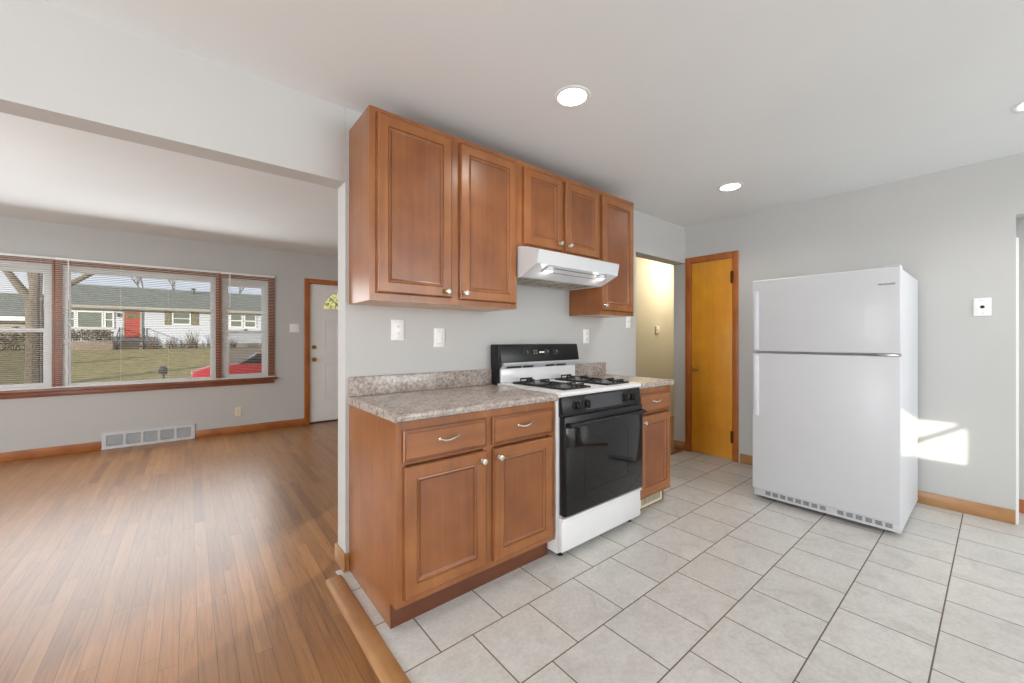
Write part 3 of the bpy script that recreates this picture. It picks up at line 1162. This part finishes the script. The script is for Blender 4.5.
# front control panel, leaning slightly
cp = MB().prism([(-.630, .797), (-.664, .799), (-.652, .894), (-.630, .894)], 0, sx0 + .010, sx1, .002).build('control_panel', M_BLACK, st)
MB().prism([(-.6640, .8085), (-.6652, .8087), (-.6545, .888), (-.653, .888)], 0, sx0 + .20, sx1 - .20).build('control_plate', M_DGREY, cp)
for x in (1.040, 1.122, 1.487, 1.566):
    k = MB().lathe((x, -.658, .843), (0, -1, .12), [(.027, 0), (.027, .006), (.021, .009), (.020, .026), (.017, .029), (0, .030)], 26).build('burner_knob', M_BLACK, cp)
    MB().box(x - .004, x + .004, -.696, -.668, .824, .868, .002).build('grip', M_BLACK, k)
for x, y in ((sx0 + .05, -.60), (sx1 - .05, -.60), (sx0 + .05, -.08), (sx1 - .05, -.08)):
    MB().lathe((x, y, 0), (0, 0, 1), [(0, 0), (.02, 0), (.02, .012), (.008, .014), (.008, .03)], 16).build('foot', M_BLACK, st)
# backguard
bz = 1.182
MB().prism([(-.006, .895), (-.075, .895), (-.075, 1.02), (-.100, 1.045), (-.092, bz - .004), (-.086, bz), (-.006, bz)], 0, sx0 - .003, sx1 + .003, .003).build('backguard_housing', M_BLACK, st)
MB().box(sx0 + .022, sx1 - .006, -.088, -.070, .926, 1.018, .004).build('backguard_riser', M_ENAMEL, st)
tr = MB().prism([(-.076, 1.016), (-.092, 1.022), (-.118, 1.050), (-.116, 1.060), (-.090, 1.060)], 0, sx0 + .024, sx1 + .004).build('vent_trim', M_SILVER, st)
for a, b in ((.06, .19), (.205, .30), (.42, .51), (.525, .63)):
    MB().prism([(-.0895, 1.0215), (-.0945, 1.0215), (-.1055, 1.0345), (-.1005, 1.0345)], 0, sx0 + a, sx0 + b).build('vent_slot', M_SLOT, tr)
bp = MB().prism([(-.090, 1.060), (-.118, 1.062), (-.096, bz - .004), (-.088, bz), (-.080, bz)], 0, sx0 + .004, sx1 + .004, .002).build('clock_panel', M_BLACK, st)
KX = [1.140, 1.232, 1.295, 1.335, 1.425]
def on_panel(x, z, off):
    t = (z - 1.062) / (bz - .004 - 1.062)
    return (x, -.118 + .022 * t - off, z)
for x in (KX[0], KX[3], KX[4]):
    c = on_panel(x, 1.125, 0)
    k = MB().lathe(c, (0, -1, .18), [(.022, -.001), (.022, .003), (.0165, .006), (.0155, .020), (.012, .023), (0, .0235)], 22).build('oven_knob', M_DGREY, bp)
    MB().box(x - .002, x + .002, c[1] - .026, c[1] - .020, 1.126, 1.139).build('pointer', M_STEEL, k)
dm = MB()
c = on_panel(KX[2], 1.125, .002)
MB().box(KX[2] - .033, KX[2] + .028, c[1] - .001, c[1] + .004, 1.112, 1.140).build('clock_window', M_BLACKG, bp)
for q in (-.022, -.010, .004, .016):
    dm.box(KX[2] + q - .004, KX[2] + q + .004, c[1] - .002, c[1], 1.121, 1.130)
dm.build('clock_segments', M_LED, bp)
for x in (KX[1] - .011, KX[1] + .011):
    for z in (1.118, 1.136):
        c = on_panel(x, z, .001)
        MB().box(x - .007, x + .007, c[1] - .002, c[1] + .003, z - .005, z + .005, .001).build('button', M_GREY, bp)

# burners and grates
for bx in (1.105, 1.495):
    for by in (-.265, -.500):
        b = MB().lathe((bx, by, .926), (0, 0, 1), [(0, .0005), (.058, .0005), (.056, .002), (.034, .003), (.034, .012), (.030, .014), (.030, .018), (0, .019)], 28).build('burner', M_STEEL, ct)
    pan = MB()
    pan.box(bx - .100, bx + .100, -.595, -.175, .9262, .9285, .001)
    pan.build('drip_pan', M_DGREY, ct)
    g = MB()
    r = .0058
    zt, zb = .949, .932
    xs0, xs1 = bx - .112, bx + .112
    ys0, ys1 = -.612, -.158
    ym = (ys0 + ys1) / 2
    g.tube([(xs0, ys0, zb), (xs1, ys0, zb), ], r, 8)
    g.tube([(xs0, ys1, zb), (xs1, ys1, zb)], r, 8)
    for x in (xs0, xs1):
        g.tube([(x, ys0, zb), (x, ys1, zb)], r, 8)
    g.tube([(xs0, ym, zb), (xs1, ym, zb)], r, 8)
    for by in (-.265, -.500):
        for dx, dy in ((1, 0), (-1, 0), (0, 1), (0, -1)):
            L = .112 if dx else (abs((ys1 if dy > 0 else ym) - by) if by > ym else abs((ym if dy > 0 else ys0) - by))
            g.tube([(bx + dx * L, by + dy * L, zb), (bx + dx * (L - .012), by + dy * (L - .012), zt), (bx + dx * .028, by + dy * .028, zt)], [r, r * .95, r * .8], 8)
    for y, s in ((ys0, -1), (ys1, 1)):
        g.tube([(bx - .05, y, zb), (bx - .05, y + s * .002, zt + .004), (bx + .05, y + s * .002, zt + .004), (bx + .05, y, zb)], r, 8)
    for x, y in ((xs0, ys0), (xs1, ys0), (xs0, ys1), (xs1, ys1)):
        g.tube([(x, y, zb), (x, y, .9265)], r, 8)
    side = 'left' if bx < 1.3 else 'right'
    go = g.build('burner_grate', M_IRON)
    tag(go, 'black iron grate over the two %s-hand burners of the stove' % side, 'grate', 'stove burner grates')

# ------------------------------------------------------------------ refrigerator
rx0, rx1 = 2.680, 3.500
ry0, ry1 = -1.803, -.980
fr = thing('refrigerator', 'white top-freezer refrigerator standing against the right wall', 'refrigerator', ((rx0 + rx1) / 2, (ry0 + ry1) / 2, 0))
MB().box(rx0 + .070, rx1, ry0 + .003, ry1 - .003, .028, 1.652, .006).build('cabinet', M_FRIDGE, fr)
MB().box(rx0 + .058, rx0 + .070, ry0 + .010, ry1 - .010, .09, 1.645).build('gasket', M_GASK, fr)
fz = MB().box(rx0, rx0 + .060, ry0, ry1, 1.127, 1.662, .008, 3).build('freezer_door', M_FRIDGE, fr)
rd = MB().box(rx0, rx0 + .060, ry0, ry1, .088, 1.112, .008, 3).build('refrigerator_door', M_FRIDGE, fr)
def grip(z0, z1, parent):
    m = MB()
    yo = ry1 - .006
    m.prism([(rx0 + .002, yo - .004), (rx0 - .012, yo - .005), (rx0 - .017, yo - .012), (rx0 - .015, yo - .030), (rx0 - .006, yo - .040), (rx0 + .002, yo - .042)], 2, z0, z1, .003)
    m.build('handle', M_FRIDGE, parent)
grip(1.140, 1.575, fz)
grip(.640, 1.098, rd)
MB().box(rx0 + .004, rx0 + .10, ry0 + .004, ry0 + .075, 1.662, 1.672, .003).build('hinge_cover', M_FRIDGE, fr)
MB().box(rx0 - .001, rx0 + .050, ry0 + .002, ry0 + .11, 1.111, 1.127, .003).build('center_hinge', M_STEEL, fr)
m = MB().box(rx0 + .030, rx0 + .075, ry0 + .004, ry1 - .004, .026, .084, .003)
gr = m.build('kick_grille', M_FRIDGE, fr)
n = 15
for k in range(n):
    if k in (8,):
        continue
    y = -1.078 - k * (1.745 - 1.078) / (n - 1)
    s = MB()
    for q in range(4):
        s.box(rx0 + .0285, rx0 + .031, y - .0165, y + .0165, .046 + q * .007, .0495 + q * .007)
    s.build('vent_slot', M_DGREY, gr)
for y in (ry0 + .06, ry1 - .06):
    for x in (rx0 + .11, rx1 - .06):
        MB().lathe((x, y, 0), (0, 0, 1), [(0, 0), (.022, 0), (.022, .014), (.010, .016), (.010, .032)], 16).build('foot', M_DGREY, fr)
text_mesh('badge_lettering', 'FRIGIDAIRE', .0155, M_DGREY, fz, (rx0 - .0012, -1.738, 1.558), Matrix(((0, 0, -1), (-1, 0, 0), (0, 1, 0))))

# ------------------------------------------------------------------ recessed ceiling lights
def recessed(x, y, label):
    t = thing('recessed_light', label, 'ceiling light', (x, y, H), 'round recessed kitchen ceiling lights')
    MB().lathe((x, y, H), (0, 0, -1), [(.092, 0), (.091, .003), (.084, .005), (.076, .004), (.070, .001), (.070, 0)], 40).build('trim_ring', M_CEIL, t)
    MB().lathe((x, y, H), (0, 0, -1), [(.071, .0), (.070, .003), (.04, .0045), (0, .005)], 40).build('lens', M_LAMP, t)
    return t


r1 = recessed(.834, -.819, 'round lit ceiling light nearest the wall cabinets')
copy_tree(r1, (2.692, -.816, H), 'round lit ceiling light near the closet door corner')
copy_tree(r1, (2.715, -2.312, H), 'round lit ceiling light at the right edge of the photo')
for x, y in ((.834, -.819), (2.692, -.816), (2.715, -2.312)):
    light('recessed_glow', 'SPOT', (x, y, H - .012), 26, (1, .95, .88), (0, 0, -1), spot_size=math.radians(150), spot_blend=.8, shadow_soft_size=.06)

# ------------------------------------------------------------------ plates, vents
def plate_front(xc, zc, w, h, yw, label, name, kind, mat=M_PLATE, cat='wall plate', group=None):
    t = thing(name, label, cat, (xc, yw, zc), group)
    MB().rings([(xc - w / 2, xc + w / 2, zc - h / 2, zc + h / 2, yw - .0005), (xc - w / 2, xc + w / 2, zc - h / 2, zc + h / 2, yw - .003),
                (xc - w / 2 + .005, xc + w / 2 - .005, zc - h / 2 + .005, zc + h / 2 - .005, yw - .0065)]).build('cover', mat, t)
    if kind == 'rocker':
        MB().prism([(yw - .006, zc - .033), (yw - .0125, zc - .033), (yw - .0085, zc), (yw - .010, zc + .033), (yw - .006, zc + .033)], 0, xc - .0165, xc + .0165, .001).build('rocker', mat, t)
        MB().frame(xc - .020, xc + .020, zc - .037, zc + .037, yw - .0085, yw - .006, .003).build('rocker_frame', M_VENT, t)
    elif kind == 'toggles':
        for s in (-1, 1):
            MB().box(xc + s * .023 - .005, xc + s * .023 + .005, yw - .020, yw - .006, zc - .002, zc + .012, .002).build('toggle', mat, t)
    elif kind == 'toggle':
        MB().box(xc - .005, xc + .005, yw - .020, yw - .006, zc - .002, zc + .012, .002).build('toggle', mat, t)
    elif kind == 'outlet':
        for s in (-1, 1):
            o = MB().lathe((xc, yw - .0062, zc + s * .020), (0, -1, 0), [(.0165, 0), (.0165, .0025), (0, .003)], 24).build('receptacle', mat, t)
            sl = MB()
            for q in (-1, 1):
                sl.box(xc + q * .0062 - .001, xc + q * .0062 + .001, yw - .0098, yw - .009, zc + s * .020 - .002, zc + s * .020 + .006)
            sl.lathe((xc, yw - .0092, zc + s * .020 - .007), (0, -1, 0), [(.0022, 0), (.0022, .0006), (0, .0006)], 10)
            sl.build('slots', M_SLOT, o)
    return t


plate_front(.267, 1.270, .078, .118, 0, 'white outlet plate on the wall above the left end of the counter', 'outlet_plate', 'outlet', group='white plates on the kitchen wall')
plate_front(.532, 1.227, .074, .116, 0, 'white rocker switch plate on the wall, second from the left above the long counter', 'switch_plate', 'rocker', group='white plates on the kitchen wall')
plate_front(1.900, 1.242, .074, .118, 0, 'white outlet plate on the wall just right of the stove', 'outlet_plate', 'outlet', group='white plates on the kitchen wall')
plate_front(2.490, 1.378, .072, .116, 0, 'white switch plate at the wall edge beside the hallway opening', 'switch_plate', 'toggle', group='white plates on the kitchen wall')
plate_front(.492, 1.372, .116, .116, YW, 'white double switch plate beside the front door', 'switch_plate', 'toggles')
plate_front(-.159, .272, .072, .116, YW, 'ivory outlet plate low on the wall under the window', 'outlet_plate', 'outlet', M_IVORY)
t = thing('thermostat', 'small white thermostat on the yellow-lit hallway wall', 'thermostat', (4.80, 1.1, 1.355))
MB().box(4.755, 4.845, 1.072, 1.0995, 1.30, 1.41, .006).build('housing', M_PLATE, t)
MB().lathe((4.80, 1.072, 1.355), (0, -1, 0), [(.026, 0), (.024, .008), (0, .009)], 24).build('dial', M_PLATE, t)
# plate with a black jack on the right wall
t = thing('jack_plate', 'white wall plate with a black jack hole right of the refrigerator', 'wall plate', (XR, -2.107, 1.438))
py0, py1, pz0, pz1 = -2.147, -2.067, 1.376, 1.500
MB().box(XR - .007, XR - .0005, py0, py1, pz0, pz1, .003).build('cover', M_PLATE, t)
MB().lathe((XR - .007, -2.107, 1.438), (-1, 0, 0), [(.011, 0), (.011, .002), (0, .0025)], 20).build('jack', M_SLOT, t)
for z in (1.395, 1.481):
    MB().lathe((XR - .007, -2.107, z), (-1, 0, 0), [(.0055, 0), (.005, .0012), (0, .0016)], 12).build('screw', M_STEEL, t)

# wall vent under the window
vx0, vx1, vz0, vz1 = -1.397, -.597, -.001, .178
vg = thing('vent_grille', 'long white metal wall vent under the window at floor level', 'vent', ((vx0 + vx1) / 2, YW, 0))
m = MB()
m.frame(vx0, vx1, vz0, vz1, YW - .020, YW - .0005, .035, b=.032, t=.030)
for k in range(1, 5):
    x = vx0 + .035 + (vx1 - vx0 - .07) * k / 5
    m.box(x - .011, x + .011, YW - .018, YW - .004, vz0 + .03, vz1 - .03)
m.build('frame', M_VENT, vg)
MB().box(vx0 + .03, vx1 - .03, YW - .0035, YW - .0005, vz0 + .03, vz1 - .03).build('duct_opening', M_DUCT, vg)
m = MB()
for k in range(10):
    z = vz0 + .038 + k * .0118
    p = [(YW - .016, z), (YW - .006, z + .006), (YW - .0055, z + .007), (YW - .0155, z + .001)]
    m.prism(p, 0, vx0 + .034, vx1 - .034)
m.build('louvres', M_VENT, vg)
# register in the toe kick of the right-hand base cabinet
ry = -F + .0592 - .004
rg = thing('toe_register', 'beige metal register in the toe kick right of the stove', 'vent', (1.96, ry, 0))
MB().frame(1.815, 2.105, .012, .096, ry - .007, ry - .0005, .014).build('frame', M_IVORY, rg)
m = MB()
for k in range(16):
    x = 1.833 + k * .0168
    m.box(x, x + .006, ry - .005, ry - .001, .026, .082)
m.build('louvres', M_IVORY, rg)
MB().box(1.829, 2.091, ry - .0012, ry - .0004, .026, .082).build('duct_opening', M_SLOT, rg)

# ------------------------------------------------------------------ hall lamp (round the corner, out of sight)
hl = thing('hall_ceiling_lamp', 'small warm ceiling lamp in the hallway round the corner', 'ceiling light', (4.95, .62, H))
MB().lathe((4.95, .62, H), (0, 0, -1), [(.07, 0), (.07, .02), (.03, .03)], 24).build('base', M_BRASS, hl)
MB().lathe((4.95, .62, H), (0, 0, -1), [(.06, .02), (.10, .04), (.11, .07), (.08, .11), (0, .125)], 28).build('shade', emis('hall_shade', (1, .72, .35, 1), 3), hl)
light('hall_glow', 'POINT', (4.95, .62, H - .17), 34, (1, .85, .56), shadow_soft_size=.08)

# ------------------------------------------------------------------ outdoors
random.seed(4)


def ground_z(y):
    pts = [(4.25, -.45), (12, -.75), (17.5, -1.0), (22.0, -1.02), (36.4, .44), (44, .62), (120, .9)]
    for (a, za), (b, zb) in zip(pts, pts[1:]):
        if y <= b:
            return za + (zb - za) * max(0, (y - a)) / (b - a)
    return pts[-1][1]


mb = MB()
ys = [4.25, 8, 12, 17.5, 22.0, 25, 29, 33, 36.4, 40, 44, 60, 120]
rowv = [[mb.v(x, y, ground_z(y) + (random.uniform(-.02, .02) if y > 23 else 0)) for x in (-90, -40, -20, -12, -8, -4, 0, 4, 8, 14, 24, 50, 90)] for y in ys]
for a, b in zip(rowv, rowv[1:]):
    for k in range(len(a) - 1):
        mb.face([a[k], a[k + 1], b[k + 1], b[k]])
struct('ground', mb, M_GRASS, 'dormant tan lawn sloping up to the houses across the street', 'lawn', True)
mb = MB().box(-90, 90, 17.6, 21.9, -1.3, -1.0)
struct('street', mb, M_STREET, 'grey street in front of the house', 'street')
mb = MB()
for (a, b) in ((22.0, 29), (29, 36.4)):
    vs = [mb.v(1.35, a, ground_z(a) + .03), mb.v(5.5, a, ground_z(a) + .03), mb.v(5.5, b, ground_z(b) + .03), mb.v(1.35, b, ground_z(b) + .03)]
    mb.face(vs)
struct('driveway', mb, M_DRIVE, 'brown concrete driveway sloping up beside the house with red door', 'driveway')

HY = 39.4
hs = thing('house', 'white-sided ranch house with grey roof and red front door across the street', 'house', (-1, HY + 3.5, .6))
HX0, HX1 = -8.0, 6.2
MB().box(HX0, HX1, HY, HY + 8, .85, 3.55).build('walls', M_SIDING, hs, smooth=False)
MB().box(HX0 - .02, HX1 + .02, HY - .03, HY + 8.03, .2, .87).build('foundation', M_CONC, hs, smooth=False)
m = MB().prism([(HY - .55, 3.50), (HY - .55, 3.62), (HY + 4, 5.50), (HY + 8.55, 3.62), (HY + 8.55, 3.50)], 0, HX0 - .4, HX1 + .4)
rf = m.build('roof', M_SHINGLE, hs, smooth=False)
MB().box(HX0 - .42, HX1 + .42, HY - .60, HY - .55, 3.44, 3.62).build('gutter', M_TAN, rf)
MB().lathe((-.35, HY + 3.2, 5.1), (0, 0, 1), [(.12, 0), (.12, .45), (.2, .47), (.2, .55), (0, .58)], 12).build('roof_vent', M_DGREY, rf)


def far_window(x0, x1, z0, z1, parent, bars=0, mid=True):
    m = MB().frame(x0, x1, z0, z1, HY - .06, HY - .001, .09)
    if mid:
        m.box(x0, x1, HY - .055, HY - .002, (z0 + z1) / 2 - .04, (z0 + z1) / 2 + .04)
    w = m.build('window', M_VINYL, parent)
    MB().box(x0 + .05, x1 - .05, HY - .03, HY - .001, z0 + .05, z1 - .05).build('pane', M_PANE, w)


far_window(-7.40, -6.85, 2.0, 3.24, hs)
far_window(-6.82, -5.48, 2.0, 3.24, hs, mid=False)
far_window(-5.44, -4.92, 2.0, 3.24, hs)
far_window(-1.68, -.52, 2.36, 3.36, hs)
for a, b in ((-2.12, -1.72), (-.48, -.06)):
    m = MB().box(a, b, HY - .05, HY - .001, 2.34, 3.37)
    for k in range(9):
        m.box(a + .05, b - .05, HY - .065, HY - .05, 2.42 + k * .1, 2.47 + k * .1)
    m.build('shutter', M_SHUT, hs)
far_window(2.05, 2.95, 2.2, 3.36, hs)
far_window(3.05, 3.95, 2.2, 3.36, hs)
dr = MB().box(-4.37, -3.53, HY - .07, HY - .001, 1.30, 3.30).build('front_door', M_DOORRED, hs)
MB().frame(-4.48, -3.42, 1.28, 3.40, HY - .10, HY - .001, .11, b=.02).build('door_frame', M_TAN, dr)
m = MB().frame(-4.30, -3.60, 2.78, 3.20, HY - .085, HY - .06, .06)
for k in (1, 2, 3):
    x = -4.30 + .70 * k / 4
    m.box(x - .03, x + .03, HY - .085, HY - .06, 2.78, 3.20)
lt = m.build('door_light_bars', M_BRASS, dr)
MB().box(-4.26, -3.64, HY - .075, HY - .068, 2.82, 3.16).build('pane', M_PANE, lt)
MB().lathe((-4.68, HY - .12, 2.85), (0, 0, 1), [(0, 0), (.07, .02), (.09, .2), (.12, .22), (0, .32)], 10).build('porch_lamp', M_DGREY, hs)
m = MB()
for k in range(4):
    m.box(-4.6, -3.3, HY - 1.4 + k * .32, HY, .1, .55 + k * .2)
m.build('steps', M_STONE, hs, smooth=False)
for x in (-4.62, -3.28):
    m = MB()
    m.tube([(x, HY - 1.5, .45), (x, HY - 1.5, 1.55)], .035, 6)
    m.tube([(x, HY - .1, 1.2), (x, HY - .1, 2.1)], .035, 6)
    m.tube([(x, HY - 1.5, 1.52), (x, HY - .1, 2.08)], .03, 6)
    m.tube([(x, HY - 1.5, .9), (x, HY - .1, 1.5)], .02, 6)
    m.build('stair_rail', M_DGREY, hs)
pl = MB().box(-8.0, -4.75, HY - 2.3, HY - .9, .2, 1.06, .02).build('brick_planter', M_STONE)
tag(pl, 'low tan brick planter in front of the house with red door', 'planter')


def bush(name, x, y, z, w, h, n, label, mat, group=None, seed=0):
    rnd = random.Random(seed)
    m = MB()
    for k in range(n):
        bx_, by_ = x + rnd.uniform(-w, w) * .35, y + rnd.uniform(-.3, .3)
        a = rnd.uniform(0, 2 * PI)
        tip = Vector((x + rnd.uniform(-w, w) * .5, by_ + .25 * math.sin(a), z + h * rnd.uniform(.35, 1)))
        mid = Vector((bx_, by_, z)).lerp(tip, .55) + Vector((rnd.uniform(-.06, .06), 0, .04))
        m.tube([(bx_, by_, z - .05), mid, tip], [.022, .014, .006], 4)
    o = m.build(name, mat)
    tag(o, label, 'shrub', group)
    return o


def hedge(x0, x1, y, z, h, label, seed):
    rnd = random.Random(seed)
    m = MB()
    for k in range(900):
        px, py = rnd.uniform(x0, x1), y + rnd.uniform(-.35, .35)
        pz = z + h * rnd.random() ** .7
        s = rnd.uniform(.05, .11)
        a = Vector((rnd.uniform(-1, 1), rnd.uniform(-1, 1), rnd.uniform(-.2, 1))).normalized() * s
        b = a.orthogonal().normalized() * s * .6
        q = Vector((px, py, pz))
        m.face([m.v(*(q - a)), m.v(*(q + b)), m.v(*(q + a)), m.v(*(q - b))])
    for k in range(24):
        px = x0 + (x1 - x0) * k / 23
        m.tube([(px, y, z - .05), (px + rnd.uniform(-.1, .1), y + rnd.uniform(-.2, .2), z + h * .9)], [.03, .012], 5)
    o = m.build('hedge', M_HEDGE)
    tag(o, label, 'hedge')


hedge(-7.9, -4.85, HY - 1.5, 1.12, .72, 'brown dormant hedge growing in the planter under the far windows', 3)
for i, (x, w, h, n, lb) in enumerate(((-2.75, .9, 1.3, 40, 'pale bare shrub nearest the steps of the red door'), (-1.75, .8, 1.0, 34, 'bare shrub left of the shuttered window across the street'),
                                      (-.45, 1.0, 1.55, 60, 'tallest bare brown shrub under the right shutter across the street'), (2.2, .7, .9, 30, 'small bare shrub right of the garden edge seen through the right window'))):
    bush('bare_shrub', x, HY - 1.1, ground_z(HY - 1.1), w, h, n, lb, M_TWIG, 'bare shrubs along the white house', i)

# the second house, far left
h2 = thing('house', 'low grey-roofed house with pale walls behind the big tree', 'house', (-14.5, 43, .6))
MB().box(-19, -9.2, 41, 48, .3, 2.75).build('walls', M_TAN, h2, smooth=False)
rf2 = MB().prism([(40.3, 2.62), (40.3, 2.74), (44.5, 4.65), (48.7, 2.74), (48.7, 2.62)], 0, -19.4, -8.75).build('roof', M_SHINGLE, h2, smooth=False)
MB().box(-19.4, -8.75, 40.24, 40.3, 2.45, 2.76).build('gutter', M_VINYL, rf2)
m = MB().frame(-12.2, -10.9, 1.3, 2.4, 40.94, 40.999, .09)
w2 = m.build('window', M_VINYL, h2)
MB().box(-12.15, -10.95, 40.96, 40.999, 1.35, 2.35).build('pane', M_PANE, w2)
hedge(-11.5, -8.9, 38.5, ground_z(38.5), 1.1, 'brown dormant hedge in front of the low house at far left', 8)
bn = thing('wheeled_bin', 'dark grey wheeled bin standing on the lawn near the big tree', 'bin', (-6.8, 30, ground_z(30)))
gz = ground_z(30)
MB().prism([(-7.02, gz + .10), (-6.58, gz + .10), (-6.52, gz + .95), (-7.08, gz + .95)], 1, 29.72, 30.28, .02).build('body', M_BIN, bn)
MB().box(-7.11, -6.49, 29.68, 30.34, gz + .95, gz + 1.03, .02).build('lid', M_BIN, bn)
for x in (-7.0, -6.6):
    MB().lathe((x - .04, 30.2, gz + .13), (1, 0, 0), [(0, 0), (.13, 0), (.13, .08), (0, .08)], 16).build('wheel', M_TYRE, bn)


def tree(name, x, y, z, spec, label, seed, r0, depth, group=None, spread=.5, length=2.0):
    rnd = random.Random(seed)
    m = MB()
    for pts, rr in spec:
        m.tube(pts, rr, 10)
    def grow(p, d, L, r, k):
        if k == 0:
            return
        q = p + d * L
        mid = p.lerp(q, .5) + Vector((rnd.uniform(-1, 1), rnd.uniform(-1, 1), rnd.uniform(0, 1))) * L * .06
        m.tube([p, mid, q], [r, r * .85, r * .68], 5)
        for _ in range(rnd.choice((2, 3))):
            nd = (d + Vector((rnd.uniform(-1, 1), rnd.uniform(-1, 1), rnd.uniform(-.1, .9))) * spread).normalized()
            grow(q, nd, L * rnd.uniform(.6, .8), r * .62, k - 1)
    for pts, rr in spec:
        p = Vector(pts[-1])
        d = (Vector(pts[-1]) - Vector(pts[-2])).normalized()
        grow(p, d, length, rr[-1] * .9, depth)
    o = m.build(name, M_BARK)
    tag(o, label, 'tree', group)
    return o


gz = ground_z(26)
TY = 24.0
f0 = Vector((-5.77, TY, 2.75))
tree('bare_tree', -5.77, TY, 0, [
    ([(-5.72, TY, ground_z(TY) - .1), (-5.73, TY, 0), (-5.74, TY, 1.6), f0], [.36, .29, .26, .26]),
    ([f0, (-6.1, TY, 3.3), (-6.5, TY, 4.05), (-7.0, TY + .2, 5.2)], [.17, .15, .12, .09]),
    ([f0, (-5.72, TY, 3.4), (-5.68, TY, 4.2), (-5.7, TY + .3, 5.6)], [.22, .19, .17, .12]),
    ([f0, (-5.3, TY, 3.15), (-4.7, TY, 3.68), (-4.0, TY - .1, 4.25), (-3.2, TY, 5.2)], [.16, .13, .11, .10, .07]),
], 'big bare forked tree seen through the left window', 2, .3, 3, spread=.6, length=1.3)
for i, (x, y, s, lb) in enumerate(((-4.4, 52, 11, 'thin bare tree rising behind the roof above the red door'), (-2.0, 54, 12, 'bare tree behind the roof right of the red door'),
                                   (3.6, 53, 13, 'bare tree behind the roof seen through the right window'))):
    tree('bare_tree', x, y, .8, [([(x, y, .6), (x, y, 2.4), (x + .1, y, 4.2)], [.2, .17, .13])], lb, s, .2, 4, 'bare trees behind the white house', .55, 1.35)

# parked red car
cz = -1.0
car = thing('parked_car', 'red car parked on the street at the bottom of the window', 'car', (1.7, 21.0, cz))
cy0, cy1 = 20.1, 21.75
side = [(-.52, cz + .28), (-.60, cz + .55), (-.50, cz + .78), (.10, cz + 1.0), (1.15, cz + 1.06), (3.6, cz + 1.06), (3.95, cz + .98), (4.05, cz + .45), (3.95, cz + .25)]
MB().prism([(p[0], p[1]) for p in side], 1, cy0, cy1, .07).build('body', M_CARRED, car)
cab = [(1.15, cz + 1.05), (1.95, cz + 1.50), (3.0, cz + 1.52), (3.65, cz + 1.05)]
gh = MB().prism(cab, 1, cy0 + .12, cy1 - .12, .04).build('windows', M_BLACKG, car)
MB().prism([(1.85, cz + 1.49), (1.98, cz + 1.54), (2.98, cz + 1.56), (3.1, cz + 1.49)], 1, cy0 + .14, cy1 - .14, .02).build('roof_panel', M_CARRED, car)
for x in (.35, 3.15):
    for y in (cy0 + .02, cy1 - .24):
        w = MB().lathe((x, y, cz + .32), (0, 1, 0), [(0, 0), (.18, 0), (.32, .01), (.33, .05), (.33, .18), (.3, .22), (0, .22)], 24).build('wheel', M_TYRE, car)
for y in (cy0 + .18, cy1 - .48):
    MB().box(-.585, -.44, y, y + .30, cz + .60, cz + .76, .03).build('headlight', M_STEEL, car)
# mailbox on a post
mx, my = -1.39, 18.0
mbx = thing('mailbox', 'dark rounded mailbox on a post at the near kerb', 'mailbox', (mx, my - .6, ground_z(17.4)))
pts = [(mx - .12, -.06), (mx + .12, -.06)] + [(mx + .12 * math.cos(PI * k / 12), .09 + .13 * math.sin(PI * k / 12)) for k in range(13)]
MB().prism(pts, 1, my - .85, my - .35, .01).build('box', M_DGREY, mbx)
MB().tube([(mx, my - .6, -1.05), (mx, my - .6, -.05)], .045, 8).build('post', M_BARK, mbx)
